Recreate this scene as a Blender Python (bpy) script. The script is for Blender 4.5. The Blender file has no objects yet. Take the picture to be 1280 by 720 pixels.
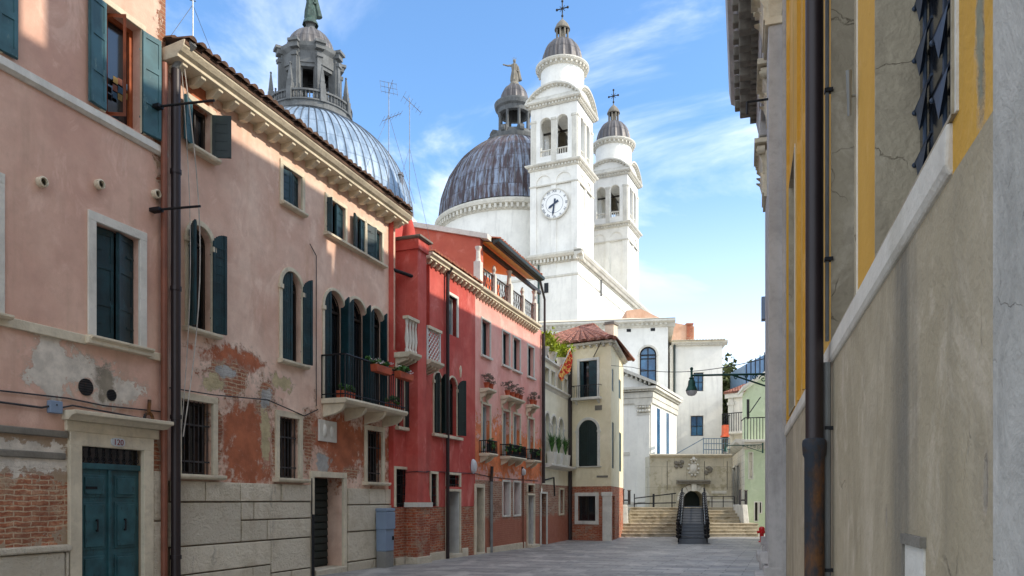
import bpy, math, random
from mathutils import Vector, Matrix
random.seed(7)
C = bpy.context.scene.collection
PI = math.pi
FX, HX, HY, CH = 960.0, 640.0, 626.0, 1.6      # focal length, principal column, horizon row (1280 px wide photo), eye height

# ------------------------------------------------------------------ materials
class NT:
    def __init__(s, name):
        s.m = bpy.data.materials.new(name); s.m.use_nodes = True
        s.t = s.m.node_tree; s.n = s.t.nodes; s.l = s.t.links
        s.b = s.n['Principled BSDF']
        tc = s.n.new('ShaderNodeTexCoord'); s.obj = tc.outputs['Object']
        sep = s.n.new('ShaderNodeSeparateXYZ'); s.l.new(s.obj, sep.inputs[0])
        s.X, s.Y, s.Z = sep.outputs
    def put(s, sock, v):
        if hasattr(v, 'is_linked') or isinstance(v, bpy.types.NodeSocket): s.l.new(v, sock)
        else:
            if isinstance(v, (tuple, list)) and len(v) == 3 and sock.type == 'RGBA': v = (*v, 1)
            sock.default_value = v
    def math(s, op, a, b=0.0, clamp=False):
        n = s.n.new('ShaderNodeMath'); n.operation = op; n.use_clamp = clamp
        s.put(n.inputs[0], a); s.put(n.inputs[1], b); return n.outputs[0]
    def mix(s, f, a, b, mode='MIX'):
        n = s.n.new('ShaderNodeMix'); n.data_type = 'RGBA'; n.blend_type = mode
        s.put(n.inputs[0], f); s.put(n.inputs[6], a); s.put(n.inputs[7], b); return n.outputs[2]
    def noise(s, scale, detail=4, rough=.55, vec=None, dist=0):
        n = s.n.new('ShaderNodeTexNoise'); s.put(n.inputs['Vector'], vec if vec is not None else s.obj)
        n.inputs['Scale'].default_value = scale; n.inputs['Detail'].default_value = detail
        n.inputs['Roughness'].default_value = rough; n.inputs['Distortion'].default_value = dist
        return n.outputs['Fac']
    def comb(s, x, y, z=0.0):
        n = s.n.new('ShaderNodeCombineXYZ'); s.put(n.inputs[0], x); s.put(n.inputs[1], y); s.put(n.inputs[2], z); return n.outputs[0]
    def mapv(s, sx, sy, sz, off=(0,0,0)):
        n = s.n.new('ShaderNodeMapping'); s.l.new(s.obj, n.inputs[0]); n.inputs['Scale'].default_value = (sx, sy, sz)
        n.inputs['Location'].default_value = off; return n.outputs[0]
    def step(s, v, a, b):
        n = s.n.new('ShaderNodeMapRange'); n.interpolation_type = 'SMOOTHSTEP'; s.put(n.inputs[0], v)
        n.inputs[1].default_value = a; n.inputs[2].default_value = b; return n.outputs[0]
    def bump(s, h, strength=.3, dist=.02, prev=None):
        n = s.n.new('ShaderNodeBump'); n.inputs['Strength'].default_value = strength; n.inputs['Distance'].default_value = dist
        s.put(n.inputs['Height'], h)
        if prev: s.l.new(prev, n.inputs['Normal'])
        return n.outputs[0]
    def out(s, col, rough=.85, normal=None, metal=0.0, spec=None):
        s.put(s.b.inputs['Base Color'], col); s.put(s.b.inputs['Roughness'], rough); s.put(s.b.inputs['Metallic'], metal)
        if spec is not None: s.b.inputs['Specular IOR Level'].default_value = spec
        if normal: s.l.new(normal, s.b.inputs['Normal'])
        return s.m
def rgb(r, g, b):
    f = lambda c: (c/255/12.92) if c/255 <= .04045 else ((c/255+.055)/1.055)**2.4
    return (f(r), f(g), f(b))
def mul(c, k): return tuple(min(1, x*k) for x in c)

def paint(name, col, rough=.5, metal=0.0, var=.25, scale=6, chips=None, bump=.15):
    t = NT(name); n = t.noise(scale, 5); c = t.mix(t.step(n, .3, .7), mul(col, 1-var), mul(col, 1+var))
    if chips:
        c = t.mix(t.step(t.noise(scale*3, 6, .7, t.mapv(1, 1, .35)), .58, .66), c, chips)
    return t.out(c, rough, t.bump(t.noise(scale*5, 3), bump, .01), metal)

def brickcol(t, c1, c2, mortar, bw=.26, bh=.075, ms=.012):
    n = t.n.new('ShaderNodeTexBrick')
    v = t.comb(t.math('ADD', t.X, t.Y), t.Z)
    wob = t.noise(2.2, 2, vec=t.obj)
    v = t.comb(t.math('ADD', t.math('ADD', t.X, t.Y), t.math('MULTIPLY', wob, .12)), t.math('ADD', t.Z, t.math('MULTIPLY', t.noise(3.5, 3), .09)))
    t.put(n.inputs['Vector'], v); t.put(n.inputs['Color1'], c1); t.put(n.inputs['Color2'], c2); t.put(n.inputs['Mortar'], mortar)
    n.inputs['Scale'].default_value = 1; n.inputs['Brick Width'].default_value = bw; n.inputs['Row Height'].default_value = bh
    n.inputs['Mortar Size'].default_value = ms; n.inputs['Mortar Smooth'].default_value = .4; n.inputs['Bias'].default_value = -.1
    var = t.noise(5, 5, .7); var2 = t.noise(.9, 3); hv = t.noise(2.0, 4, .75, t.mapv(1, 1, 6.5))
    base = t.mix(t.step(hv, .35, .68), mul(c1, .55), t.mix(t.step(t.noise(11, 3), .4, .6), c1, c2)); base = t.mix(t.math('MULTIPLY', n.outputs['Fac'], .8), base, mortar)
    c = t.mix(t.step(var, .42, .78), base, t.mix(.5, base, mortar))
    c = t.mix(t.math('MULTIPLY', t.step(var2, .5, .66), .55), c, mul(c1, .42)); c = t.mix(t.math('MULTIPLY', t.step(t.noise(1.6, 5, .7, t.mapv(1,1,1.6,(3,8,1))), .54, .62), .7), c, t.mix(t.step(var,.4,.6), mortar, mul(mortar,.7))); c = t.mix(t.math('MULTIPLY', t.step(t.noise(26, 3), .45, .7), .5), c, mul(c1, .6))
    return c, n.outputs['Fac']

def plaster(name, col, col2, stain, zones=(), base=None, soot=.35, scale=.6, fine=.25, cracks=.0, cs=1.6):
    """zones: list of (kind, blobs) - kind 'brick' | (r,g,b); blobs = (u, z, ru, rz[, y]) ellipses where the coat has come off.
    base: (height, fade, colour) - damp lower zone of the wall itself."""
    t = NT(name)
    v2 = t.comb(t.math('ADD', t.X, t.math('MULTIPLY', t.Y, .9)), t.Z)
    a = t.noise(scale, 6, .62, dist=.4); b = t.noise(scale*5, 5, .65); run = t.noise(1.6, 5, .6, t.mapv(1, 1, .12))
    blot = t.noise(scale*2.3, 6, .7, t.mapv(1, 1, .7, (5, 3, 9)), 1.0)
    c = t.mix(t.step(a, .35, .65), col, col2)
    c = t.mix(t.math('MULTIPLY', t.step(blot, .53, .66), .6), c, t.mix(.2, mul(col2, 1.2), (.62, .55, .5)))
    c = t.mix(t.math('MULTIPLY', t.step(t.noise(scale*1.7, 5, .65, t.mapv(1, 1, .6, (1, 7, 2)), .8), .58, .74), .5), c, mul(col, .66))
    c = t.mix(t.math('MULTIPLY', t.step(b, .35, .75), fine), c, mul(col, .72))
    c = t.mix(t.math('MULTIPLY', t.step(run, .5, .75), soot), c, stain)
    h = t.math('ADD', t.math('MULTIPLY', b, .5), t.math('MULTIPLY', t.noise(40, 3), .25))
    if cracks:
        vo = t.n.new('ShaderNodeTexVoronoi'); vo.feature = 'DISTANCE_TO_EDGE'; vo.inputs['Scale'].default_value = cs
        wv = t.n.new('ShaderNodeVectorMath'); wv.operation = 'ADD'; t.put(wv.inputs[0], t.obj); nz_ = t.n.new('ShaderNodeTexNoise'); nz_.inputs['Scale'].default_value = cs*2.2; nz_.inputs['Detail'].default_value = 6; t.put(nz_.inputs['Vector'], t.obj)
        sc_ = t.n.new('ShaderNodeVectorMath'); sc_.operation = 'SCALE'; t.put(sc_.inputs[0], nz_.outputs['Color']); sc_.inputs['Scale'].default_value = .55/cs; t.put(wv.inputs[1], sc_.outputs[0]); t.put(vo.inputs['Vector'], wv.outputs[0])
        cm = t.math('MULTIPLY', t.step(vo.outputs['Distance'], .012, .002), t.step(t.noise(cs*.5, 3, .6, t.mapv(1,1,1,(9,2,4))), .54, .6)); c = t.mix(t.math('MULTIPLY', cm, cracks), c, mul(stain, .35)); h = t.math('SUBTRACT', h, cm)
        big = t.noise(cs*.9, 7, .7, t.mapv(1,1,.6,(2,2,2)), 1.2); c = t.mix(t.math('MULTIPLY', t.step(big, .52, .6), .35), c, mul(col, .68)); h = t.math('ADD', h, t.math('MULTIPLY', big, .8))
    if base:
        zz = t.math('ADD', t.Z, t.math('MULTIPLY', t.math('SUBTRACT', a, .5), base[1]*2.5))
        m = t.step(zz, base[0]+base[1]*.3, base[0]-base[1]*.3)
        c = t.mix(m, c, base[2])
    edge = t.math('MULTIPLY', t.math('SUBTRACT', t.math('ADD', t.math('MULTIPLY', t.noise(1.7, 6, .66, dist=.6), .5), t.math('MULTIPLY', t.noise(6.5, 7, .7), .5)), .52), 5.0)
    for kind, blobs in zones:
        best = None
        for bl in blobs:
            dx = t.math('DIVIDE', t.math('SUBTRACT', t.X, bl[0]), bl[2]); dz = t.math('DIVIDE', t.math('SUBTRACT', t.Z, bl[1]), bl[3])
            d = t.math('SUBTRACT', 1.0, t.math('SQRT', t.math('ADD', t.math('MULTIPLY', dx, dx), t.math('MULTIPLY', dz, dz))))
            best = d if best is None else t.math('MAXIMUM', best, d)
        v = t.math('ADD', best, edge)
        m = t.step(v, 0.0, .07) if kind == 'brick' or kind[0] > .5 or kind[2] > .2 else t.step(v, -.15, .35)
        if kind == 'brick':
            bc, bf = brickcol(t, rgb(176, 104, 72), rgb(206, 148, 110), rgb(198, 178, 148))
            rim = t.step(v, -.35, .0)
            c = t.mix(t.math('MULTIPLY', rim, .5), c, (.42, .34, .26))
            c = t.mix(m, c, bc)
            h = t.math('SUBTRACT', h, t.math('MULTIPLY', m, t.math('ADD', .9, t.math('MULTIPLY', bf, .8))))
        else:
            kc = t.mix(t.step(b, .3, .7), mul(kind, .7), mul(kind, 1.12)); c = t.mix(t.math('MULTIPLY', t.step(v, -.3, .02), .4), c, (.45, .36, .28))
            c = t.mix(m, c, kc); h = t.math('SUBTRACT', h, t.math('MULTIPLY', m, .5))
    return t.out(c, .92, t.bump(h, .55, .03))

def stonemat(name, col, dark=.45, streak=.45, scale=1.5, bump=.5, joints=None, moss=None):
    t = NT(name)
    a = t.noise(scale, 6, .6); b = t.noise(scale*7, 5, .65); run = t.noise(2.2, 6, .65, t.mapv(1, 1, .15))
    c = t.mix(t.step(a, .35, .65), mul(col, 1-dark*.4), mul(col, 1.08))
    c = t.mix(t.math('MULTIPLY', t.step(b, .42, .8), dark), c, mul(col, .5))
    c = t.mix(t.math('MULTIPLY', t.step(run, .5, .72), streak), c, mul(col, .33))
    if moss: c = t.mix(t.math('MULTIPLY', t.step(t.noise(1.1, 4, .7), .52, .62), .6), c, moss)
    h = t.math('ADD', b, t.math('MULTIPLY', t.noise(30, 4), .4))
    if joints:
        n = t.n.new('ShaderNodeTexBrick'); t.put(n.inputs['Vector'], t.comb(t.math('ADD', t.X, t.Y), t.Z))
        n.inputs['Scale'].default_value = 1; n.inputs['Brick Width'].default_value = joints[0]; n.inputs['Row Height'].default_value = joints[1]
        n.inputs['Mortar Size'].default_value = .012; n.inputs['Mortar Smooth'].default_value = .3
        c = t.mix(t.math('MULTIPLY', n.outputs['Fac'], .6), c, mul(col, .35)); h = t.math('SUBTRACT', h, n.outputs['Fac'])
    return t.out(c, .8, t.bump(h, bump, .02))

M = {}
M['stone'] = stonemat('istrian stone', rgb(216, 204, 178), .35, .4)
M['stone_clean'] = stonemat('pale stone', rgb(216, 212, 200), .25, .25)
def blockmat():
    t = NT('rough stone block'); gi = t.n.new('ShaderNodeNewGeometry'); col = rgb(232, 220, 196)
    a = t.noise(1.6, 7, .65, dist=.3); b = t.noise(14, 6, .7); d = t.noise(60, 3)
    c = t.mix(gi.outputs['Random Per Island'], mul(col, .84), mul(col, 1.08)); c = t.mix(t.math('MULTIPLY', t.step(a, .46, .64), .45), c, rgb(196, 180, 150)); c = t.mix(t.math('MULTIPLY', t.step(b, .55, .75), .3), c, mul(col, .55))
    c = t.mix(t.math('MULTIPLY', t.step(t.noise(3, 6, .7, t.mapv(1,1,.3)), .58, .72), .45), c, rgb(110, 100, 86))
    h = t.math('ADD', t.math('MULTIPLY', a, 1.5), t.math('ADD', b, t.math('MULTIPLY', d, .3)))
    return t.out(c, .88, t.bump(h, 1.0, .07))
M['stone_block'] = blockmat()
M['joint'] = paint('dark joint mortar', rgb(112, 100, 82), .95, 0, .3, 8)
M['stone_dark'] = stonemat('sooty stone', rgb(128, 122, 110), .6, .6)  # also darkens the oratory eave in place of its shade
M['church_white'] = stonemat('church limewash', rgb(226, 224, 216), .14, .24, .5, .2)
M['church_trim'] = stonemat('church trim stone', rgb(204, 200, 188), .35, .3, .8, .3)
M['lantern_stone'] = stonemat('weathered lantern stone', rgb(104, 106, 106), .7, .75, .7, .5)
M['tile'] = None
def tilemat():
    t = NT('terracotta tile'); a = t.noise(9, 4, .7); b = t.noise(1.3, 5, .7)
    c = t.mix(t.step(a, .3, .7), rgb(120, 62, 42), rgb(178, 108, 78)); c = t.mix(t.math('MULTIPLY', t.step(b, .5, .65), .6), c, rgb(90, 82, 70))
    return t.out(c, .9, t.bump(a, .4, .02))
M['tile'] = tilemat()
M['tile_dark'] = paint('old mossy tile', rgb(92, 70, 56), .95, 0, .4, 5)
M['tile_red'] = paint('red pan tile', rgb(138, 90, 74), .85, 0, .45, 4, rgb(196, 156, 138))
M['teal'] = paint('weathered teal paint', rgb(58, 98, 106), .6, 0, .25, 3, rgb(92, 122, 122))
M['teal_door'] = paint('teal door paint', rgb(42, 84, 90), .5, 0, .3, 4, rgb(34, 62, 66))
M['green'] = paint('dark green shutter paint', rgb(17, 50, 56), .5, 0, .3, 4, rgb(28, 68, 74))
M['green_black'] = paint('black green paint', rgb(22, 40, 38), .5, 0, .2, 4)
M['iron'] = paint('dark iron', rgb(30, 31, 34), .55, .5, .2, 8)
M['iron_rust'] = paint('rusty grille iron', rgb(62, 60, 60), .7, .3, .35, 9, rgb(96, 66, 48))
M['pipe_dark'] = paint('dark painted drainpipe', rgb(46, 36, 36), .45, .1, .12, 3)
M['pipe_copper'] = paint('brown drainpipe', rgb(122, 72, 52), .55, .1, .2, 3)
M['pipe_grey'] = paint('grey conduit', rgb(128, 130, 128), .5, .1, .15, 3)
def rustpipe():
    t = NT('rusted cast iron'); a = t.noise(3.0, 6, .7, t.mapv(1, 1, .35)); 
    c = t.mix(t.step(a, .42, .6), rgb(44, 50, 58), rgb(120, 78, 34)); c = t.mix(t.step(t.noise(14, 5, .7), .5, .7), c, rgb(60, 48, 38))
    return t.out(c, .75, t.bump(t.noise(20, 4), .5, .01), .2)
M['pipe_rust'] = rustpipe()
M['wood_orange'] = paint('varnished window wood', rgb(150, 78, 42), .45, 0, .25, 5)
M['wood_ceiling'] = None
def planks():
    t = NT('loggia ceiling boards'); w = t.n.new('ShaderNodeTexWave'); t.put(w.inputs['Vector'], t.obj); w.inputs['Scale'].default_value = 1.6; w.bands_direction = 'X'
    return t.out(t.mix(t.step(w.outputs['Fac'], 0, .2), rgb(190, 124, 50), rgb(250, 204, 110)), .6)
M['wood_ceiling'] = planks()
M['white_wood'] = paint('white painted frame', rgb(205, 205, 200), .5, 0, .08, 4)
M['dark_wood'] = paint('dark frame wood', rgb(44, 36, 30), .6, 0, .2, 5)
def glass(name, col, rough=.12, curtain=None):
    t = NT(name); c = t.mix(t.step(t.noise(1.2, 3), .35, .7), col, curtain or mul(col, 1.6))
    return t.out(c, rough, t.bump(t.noise(1.5, 2), .05, .02), 0, .8)
M['glass_dark'] = glass('dark window glass', rgb(22, 24, 28))
M['glass_blue'] = glass('blue reflecting glass', rgb(34, 76, 112), .12, rgb(60, 112, 150))
M['glass_curtain'] = glass('curtained glass', rgb(90, 112, 122), .2, rgb(150, 172, 178))
M['dark_room'] = paint('dark interior', rgb(16, 15, 15), .95, 0, .3, 2)
M['greybox'] = paint('grey blue cabinet plastic', rgb(124, 142, 164), .5, 0, .06, 2)
M['concrete'] = stonemat('cabinet concrete foot', rgb(138, 136, 130), .3, .2)
M['red_enamel'] = paint('red hydrant enamel', rgb(196, 24, 30), .35, 0, .12, 4)
M['lamp_green'] = paint('lamp green iron', rgb(14, 66, 56), .45, .3, .2, 6)
M['lamp_glass'] = glass('frosted lamp glass', rgb(170, 172, 172), .25, rgb(200, 200, 200))
M['ramp'] = paint('black ramp mat', rgb(44, 48, 54), .75, 0, .12, 3)
M['terracotta'] = paint('terracotta pot', rgb(170, 78, 48), .8, 0, .2, 5)
M['white_plastic'] = paint('off white plastic', rgb(196, 202, 206), .4, 0, .06, 3)
M['leaf'] = paint('leaf green', rgb(62, 104, 40), .6, 0, .5, 9)
M['leaf_yellow'] = paint('yellow green leaf', rgb(150, 164, 40), .6, 0, .4, 7)
M['leaf_dark'] = paint('dark tree leaf', rgb(80, 90, 48), .7, 0, .5, .9)
M['dry_twig'] = paint('dry plant stems', rgb(140, 124, 112), .9, 0, .3, 6)
M['bark'] = paint('tree bark', rgb(80, 66, 52), .9, 0, .3, 4)
M['petal'] = paint('white petals', rgb(220, 215, 215), .6, 0, .1, 5)
def flagmat():
    t = NT('red and gold flag cloth'); vo = t.n.new('ShaderNodeTexVoronoi'); vo.inputs['Scale'].default_value = 7; t.put(vo.inputs['Vector'], t.obj); q = t.noise(9, 3, .6, None, 1.5)
    return t.out(t.mix(t.step(t.math('ADD', vo.outputs['Distance'], t.math('MULTIPLY', q, .4)), .68, .72), rgb(206, 58, 34), rgb(236, 176, 96)), .8)
M['flag_red'] = flagmat()
M['flag_gold'] = paint('gold flag figure', rgb(222, 150, 60), .8, 0, .1, 3)
M['paper_yellow'] = paint('yellow paper', rgb(120, 98, 48), .8); M['paper_blue'] = paint('blue paper', rgb(34, 66, 88), .8); M['paper_red'] = paint('red paper', rgb(104, 56, 40), .8)
M['clock_face'] = paint('clock face enamel', rgb(232, 232, 228), .5, 0, .03, 1)
M['clock_ring'] = paint('clock numeral ring', rgb(196, 200, 206), .5, 0, .05, 1)
M['clock_hand'] = paint('clock hand paint', rgb(34, 52, 78), .5)
M['bronze'] = paint('verdigris bronze', rgb(56, 74, 68), .7, .2, .4, 2, rgb(84, 112, 100))
M['bell_bronze'] = paint('bell bronze', rgb(70, 62, 48), .5, .6, .2, 3)
M['cross_iron'] = paint('black cross iron', rgb(36, 34, 32), .6, .3)
M['cable'] = paint('pale cable', rgb(168, 160, 150), .6); M['cable_dark'] = paint('dark cable', rgb(38, 36, 36), .6)
M['antenna'] = paint('aluminium antenna', rgb(120, 124, 128), .4, .6)
def leadmat(name, c0, c1, c2, z1, z2, thr=(.42, .6)):
    t = NT(name)
    an = t.n.new('ShaderNodeMath'); an.operation = 'ARCTAN2'; t.l.new(t.Y, an.inputs[0]); t.l.new(t.X, an.inputs[1])
    ang = t.math('MULTIPLY', an.outputs[0], z1)
    row = t.math('FLOOR', t.math('MULTIPLY', t.Z, z2)); colm = t.math('FLOOR', ang)
    wn = t.n.new('ShaderNodeTexWhiteNoise'); t.put(wn.inputs['Vector'], t.comb(colm, row, 1.0)); 
    st = t.noise(1.0, 6, .7, t.comb(t.math('MULTIPLY', ang, 1.6), t.math('MULTIPLY', t.Z, .35)))
    f = t.math('ADD', t.math('MULTIPLY', wn.outputs['Value'], .09), t.math('MULTIPLY', st, .93))
    c = t.mix(t.step(f, thr[0], thr[1]), c0, c1); c = t.mix(t.step(t.noise(.25, 4, .6), .5, .62), c, t.mix(.5, c, c2))
    fr = t.math('FRACT', t.math('MULTIPLY', t.Z, z2)); c = t.mix(t.math('MULTIPLY', t.step(fr, .09, .02), .5), c, mul(c0, .4))
    return t.out(c, .5, t.bump(t.noise(2, 3), .2, .05), .2)
M['lead_silver'] = leadmat('silver lead sheet', rgb(106, 126, 146), rgb(142, 160, 178), rgb(120, 142, 164), 10, .55, (.4, .62))
M['lead_purple'] = leadmat('oxidised purple lead sheet', rgb(64, 50, 52), rgb(130, 142, 160), rgb(86, 60, 56), 12, .62, (.44, .62))
M['lead_grey'] = leadmat('streaked grey lead', rgb(66, 62, 62), rgb(118, 114, 112), rgb(110, 104, 96), 5, .5, (.4, .7))

# ------------------------------------------------------------------ mesh builder
class MB:
    def __init__(s): s.v = []; s.f = []; s.xf = None
    def add(s, vs, fs):
        k = len(s.v)
        for p in vs:
            p = Vector(p)
            if s.xf: p = s.xf(p)
            s.v.append(tuple(p))
        s.f += [tuple(i+k for i in f) for f in fs]; return s
    def box(s, x0, x1, y0, y1, z0, z1):
        return s.add([(x0,y0,z0),(x1,y0,z0),(x1,y1,z0),(x0,y1,z0),(x0,y0,z1),(x1,y0,z1),(x1,y1,z1),(x0,y1,z1)],
                     [(0,3,2,1),(4,5,6,7),(0,1,5,4),(1,2,6,5),(2,3,7,6),(3,0,4,7)])
    def quad(s, a, b, c, d): return s.add([a, b, c, d], [(0,1,2,3)])
    def prism(s, pts, y0, y1):      # outline in x,z extruded along y
        n = len(pts)
        return s.add([(x, y0, z) for x, z in pts]+[(x, y1, z) for x, z in pts],
                     [tuple(range(n)), tuple(range(2*n-1, n-1, -1))]+[(i, i+n, (i+1)%n+n, (i+1)%n) for i in range(n)])
    def prof(s, pts, x0, x1):       # outline in y,z extruded along x
        n = len(pts)
        return s.add([(x0, y, z) for y, z in pts]+[(x1, y, z) for y, z in pts],
                     [tuple(range(n)), tuple(range(2*n-1, n-1, -1))]+[(i, i+n, (i+1)%n+n, (i+1)%n) for i in range(n)])
    def tube(s, p, q, r0, r1=None, n=8):
        r1 = r0 if r1 is None else r1; p = Vector(p); q = Vector(q); d = (q-p)
        if d.length < 1e-6: return s
        d.normalize(); a = Vector((0,0,1)) if abs(d.z) < .9 else Vector((1,0,0)); u = d.cross(a).normalized(); w = d.cross(u)
        vs = [p+(u*math.cos(2*PI*i/n)+w*math.sin(2*PI*i/n))*r0 for i in range(n)]+[q+(u*math.cos(2*PI*i/n)+w*math.sin(2*PI*i/n))*r1 for i in range(n)]
        return s.add(vs, [(i, i+n, (i+1)%n+n, (i+1)%n) for i in range(n)]+[tuple(range(n)), tuple(range(2*n-1, n-1, -1))])
    def path(s, pts, r, n=6):
        for a, b in zip(pts[:-1], pts[1:]): s.tube(a, b, r, r, n)
        return s
    def lathe(s, cx, cy, prof, n=24, a0=0.0, a1=2*PI, mod=None, sq=1.0):
        full = abs(a1-a0-2*PI) < 1e-6; m = n if full else n+1; k = len(prof); vs = []
        for i in range(m):
            a = a0+(a1-a0)*i/n; f = mod(i) if mod else 1.0
            for r, z in prof: vs.append((cx+r*f*math.cos(a), cy+r*f*math.sin(a)*sq, z))
        fs = []
        for i in range(n):
            j = (i+1) % m
            for q in range(k-1): fs.append((i*k+q, j*k+q, j*k+q+1, i*k+q+1))
        return s.add(vs, fs)
    def sphere(s, c, r, n=10, sz=1.0):
        return s.lathe(c[0], c[1], [(r*math.sin(PI*i/n)+1e-4, c[2]-r*sz*math.cos(PI*i/n)) for i in range(n+1)], n+2)
    def build(s, name, mat, parent=None, bevel=0, smooth=False):
        me = bpy.data.meshes.new(name); me.from_pydata(s.v, [], s.f); me.materials.append(M[mat] if isinstance(mat, str) else mat)
        if smooth:
            me.polygons.foreach_set('use_smooth', [True]*len(me.polygons)); me.set_sharp_from_angle(angle=math.radians(35))
        me.update(); o = bpy.data.objects.new(name, me); C.objects.link(o)
        if parent: o.parent = parent
        if bevel:
            b = o.modifiers.new('b', 'BEVEL'); b.width = bevel; b.segments = 2; b.limit_method = 'ANGLE'; b.harden_normals = False
        return o
def tag(o, label=None, cat=None, group=None, kind=None):
    if label: o['label'] = label
    if cat: o['category'] = cat
    if group: o['group'] = group
    if kind: o['kind'] = kind
    return o
def thing(name, label, cat, loc=(0,0,0), rz=0.0, group=None):
    o = bpy.data.objects.new(name, None); C.objects.link(o); o.location = loc; o.rotation_euler = (0,0,rz)
    return tag(o, label, cat, group)
def copy_tree(o, parent=None):
    c = o.copy(); C.objects.link(c)
    if parent: c.parent = parent
    for ch in list(o.children): copy_tree(ch, c)
    return c

def g(Y):   # gentle fall of the street
    return -.25*min(1, max(0, (Y-12)/18))
class F:    # facade frame: local x along the wall (left to right as you face it), local y into the wall, z up
    def __init__(s, A, B):
        s.o = Vector(A); s.ex = (Vector(B)-s.o).normalized(); s.ey = Vector((-s.ex.y, s.ex.x)); s.L = (Vector(B)-s.o).length
        s.rz = math.atan2(s.ex.y, s.ex.x)
    def hit(s, px, yl=0):
        d = Vector(((px-HX)/FX, 1)); t = (yl+s.o.dot(s.ey))/d.dot(s.ey); return d*t, t
    def u(s, px, yl=0): return (s.hit(px, yl)[0]-s.o).dot(s.ex)
    def z(s, px, py, yl=0): return CH+(HY-py)/FX*s.hit(px, yl)[1]
    def w(s, u, yl, z): p = s.o+s.ex*u+s.ey*yl; return (p.x, p.y, z)
    def thing(s, name, label, cat, group=None): return thing(name, label, cat, (s.o.x, s.o.y, 0), s.rz, group)
def at(px, Y): return ((px-HX)/FX*Y, Y)

def op(f, px0, px1, pyt, pyb, arch=False, ptop=None, pbot=None):
    u0, u1 = f.u(px0), f.u(px1)
    pt = ptop if ptop is not None else ((px0+px1)/2 if arch else px0)
    return dict(u0=u0, u1=u1, z0=f.z(pbot if pbot is not None else px0, pyb), z1=f.z(pt, pyt), arch=arch)

def arcpts(o, n=12, grow=0.0):
    r = (o['u1']-o['u0'])/2; c = (o['u0']+o['u1'])/2; zc = o['z1']-r; R = r+grow
    return [(c-R*math.cos(PI*i/n), zc+R*math.sin(PI*i/n)) for i in range(n+1)]

def facade(mb, u0, u1, z0, z1, ops, rev=.22, y=0.0):
    us = sorted({u0, u1, *[o[k] for o in ops for k in ('u0','u1') if u0 < o[k] < u1]})
    zs = sorted({z0, z1, *[o[k] for o in ops for k in ('z0','z1') if z0 < o[k] < z1]})
    for a, b in zip(us[:-1], us[1:]):
        for c, d in zip(zs[:-1], zs[1:]):
            mu, mz = (a+b)/2, (c+d)/2
            if any(o['u0'] < mu < o['u1'] and o['z0'] < mz < o['z1'] for o in ops): continue
            mb.quad((a,y,c),(b,y,c),(b,y,d),(a,y,d))
    for o in ops:
        a, b, c, d = o['u0'], o['u1'], o['z0'], o['z1']; r = o.get('rev', rev)
        top = arcpts(o) if o['arch'] else [(a, d), (b, d)]
        zs0 = top[0][1]
        mb.quad((a,y,c),(a,y,zs0),(a,y+r,zs0),(a,y+r,c)); mb.quad((b,y,c),(b,y+r,c),(b,y+r,zs0),(b,y,zs0)); mb.quad((a,y,c),(a,y+r,c),(b,y+r,c),(b,y,c))
        for p, q in zip(top[:-1], top[1:]):
            mb.quad((p[0],y,p[1]),(q[0],y,q[1]),(q[0],y+r,q[1]),(p[0],y+r,p[1]))
            if o['arch']: mb.quad((p[0],y,p[1]),(q[0],y,q[1]),(q[0],y,d),(p[0],y,d))
        mb.quad((a-.01,y+r,c-.01),(b+.01,y+r,c-.01),(b+.01,y+r,d+.01),(a-.01,y+r,d+.01))
    return mb
def body(mb, u0, u1, y0, y1, z0, z1):   # sides, back and top of a block whose front is a facade
    mb.quad((u0,y0,z0),(u0,y0,z1),(u0,y1,z1),(u0,y1,z0)); mb.quad((u1,y0,z0),(u1,y1,z0),(u1,y1,z1),(u1,y0,z1))
    mb.quad((u0,y1,z0),(u0,y1,z1),(u1,y1,z1),(u1,y1,z0)); mb.quad((u0,y0,z1),(u1,y0,z1),(u1,y1,z1),(u0,y1,z1)); return mb

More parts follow.
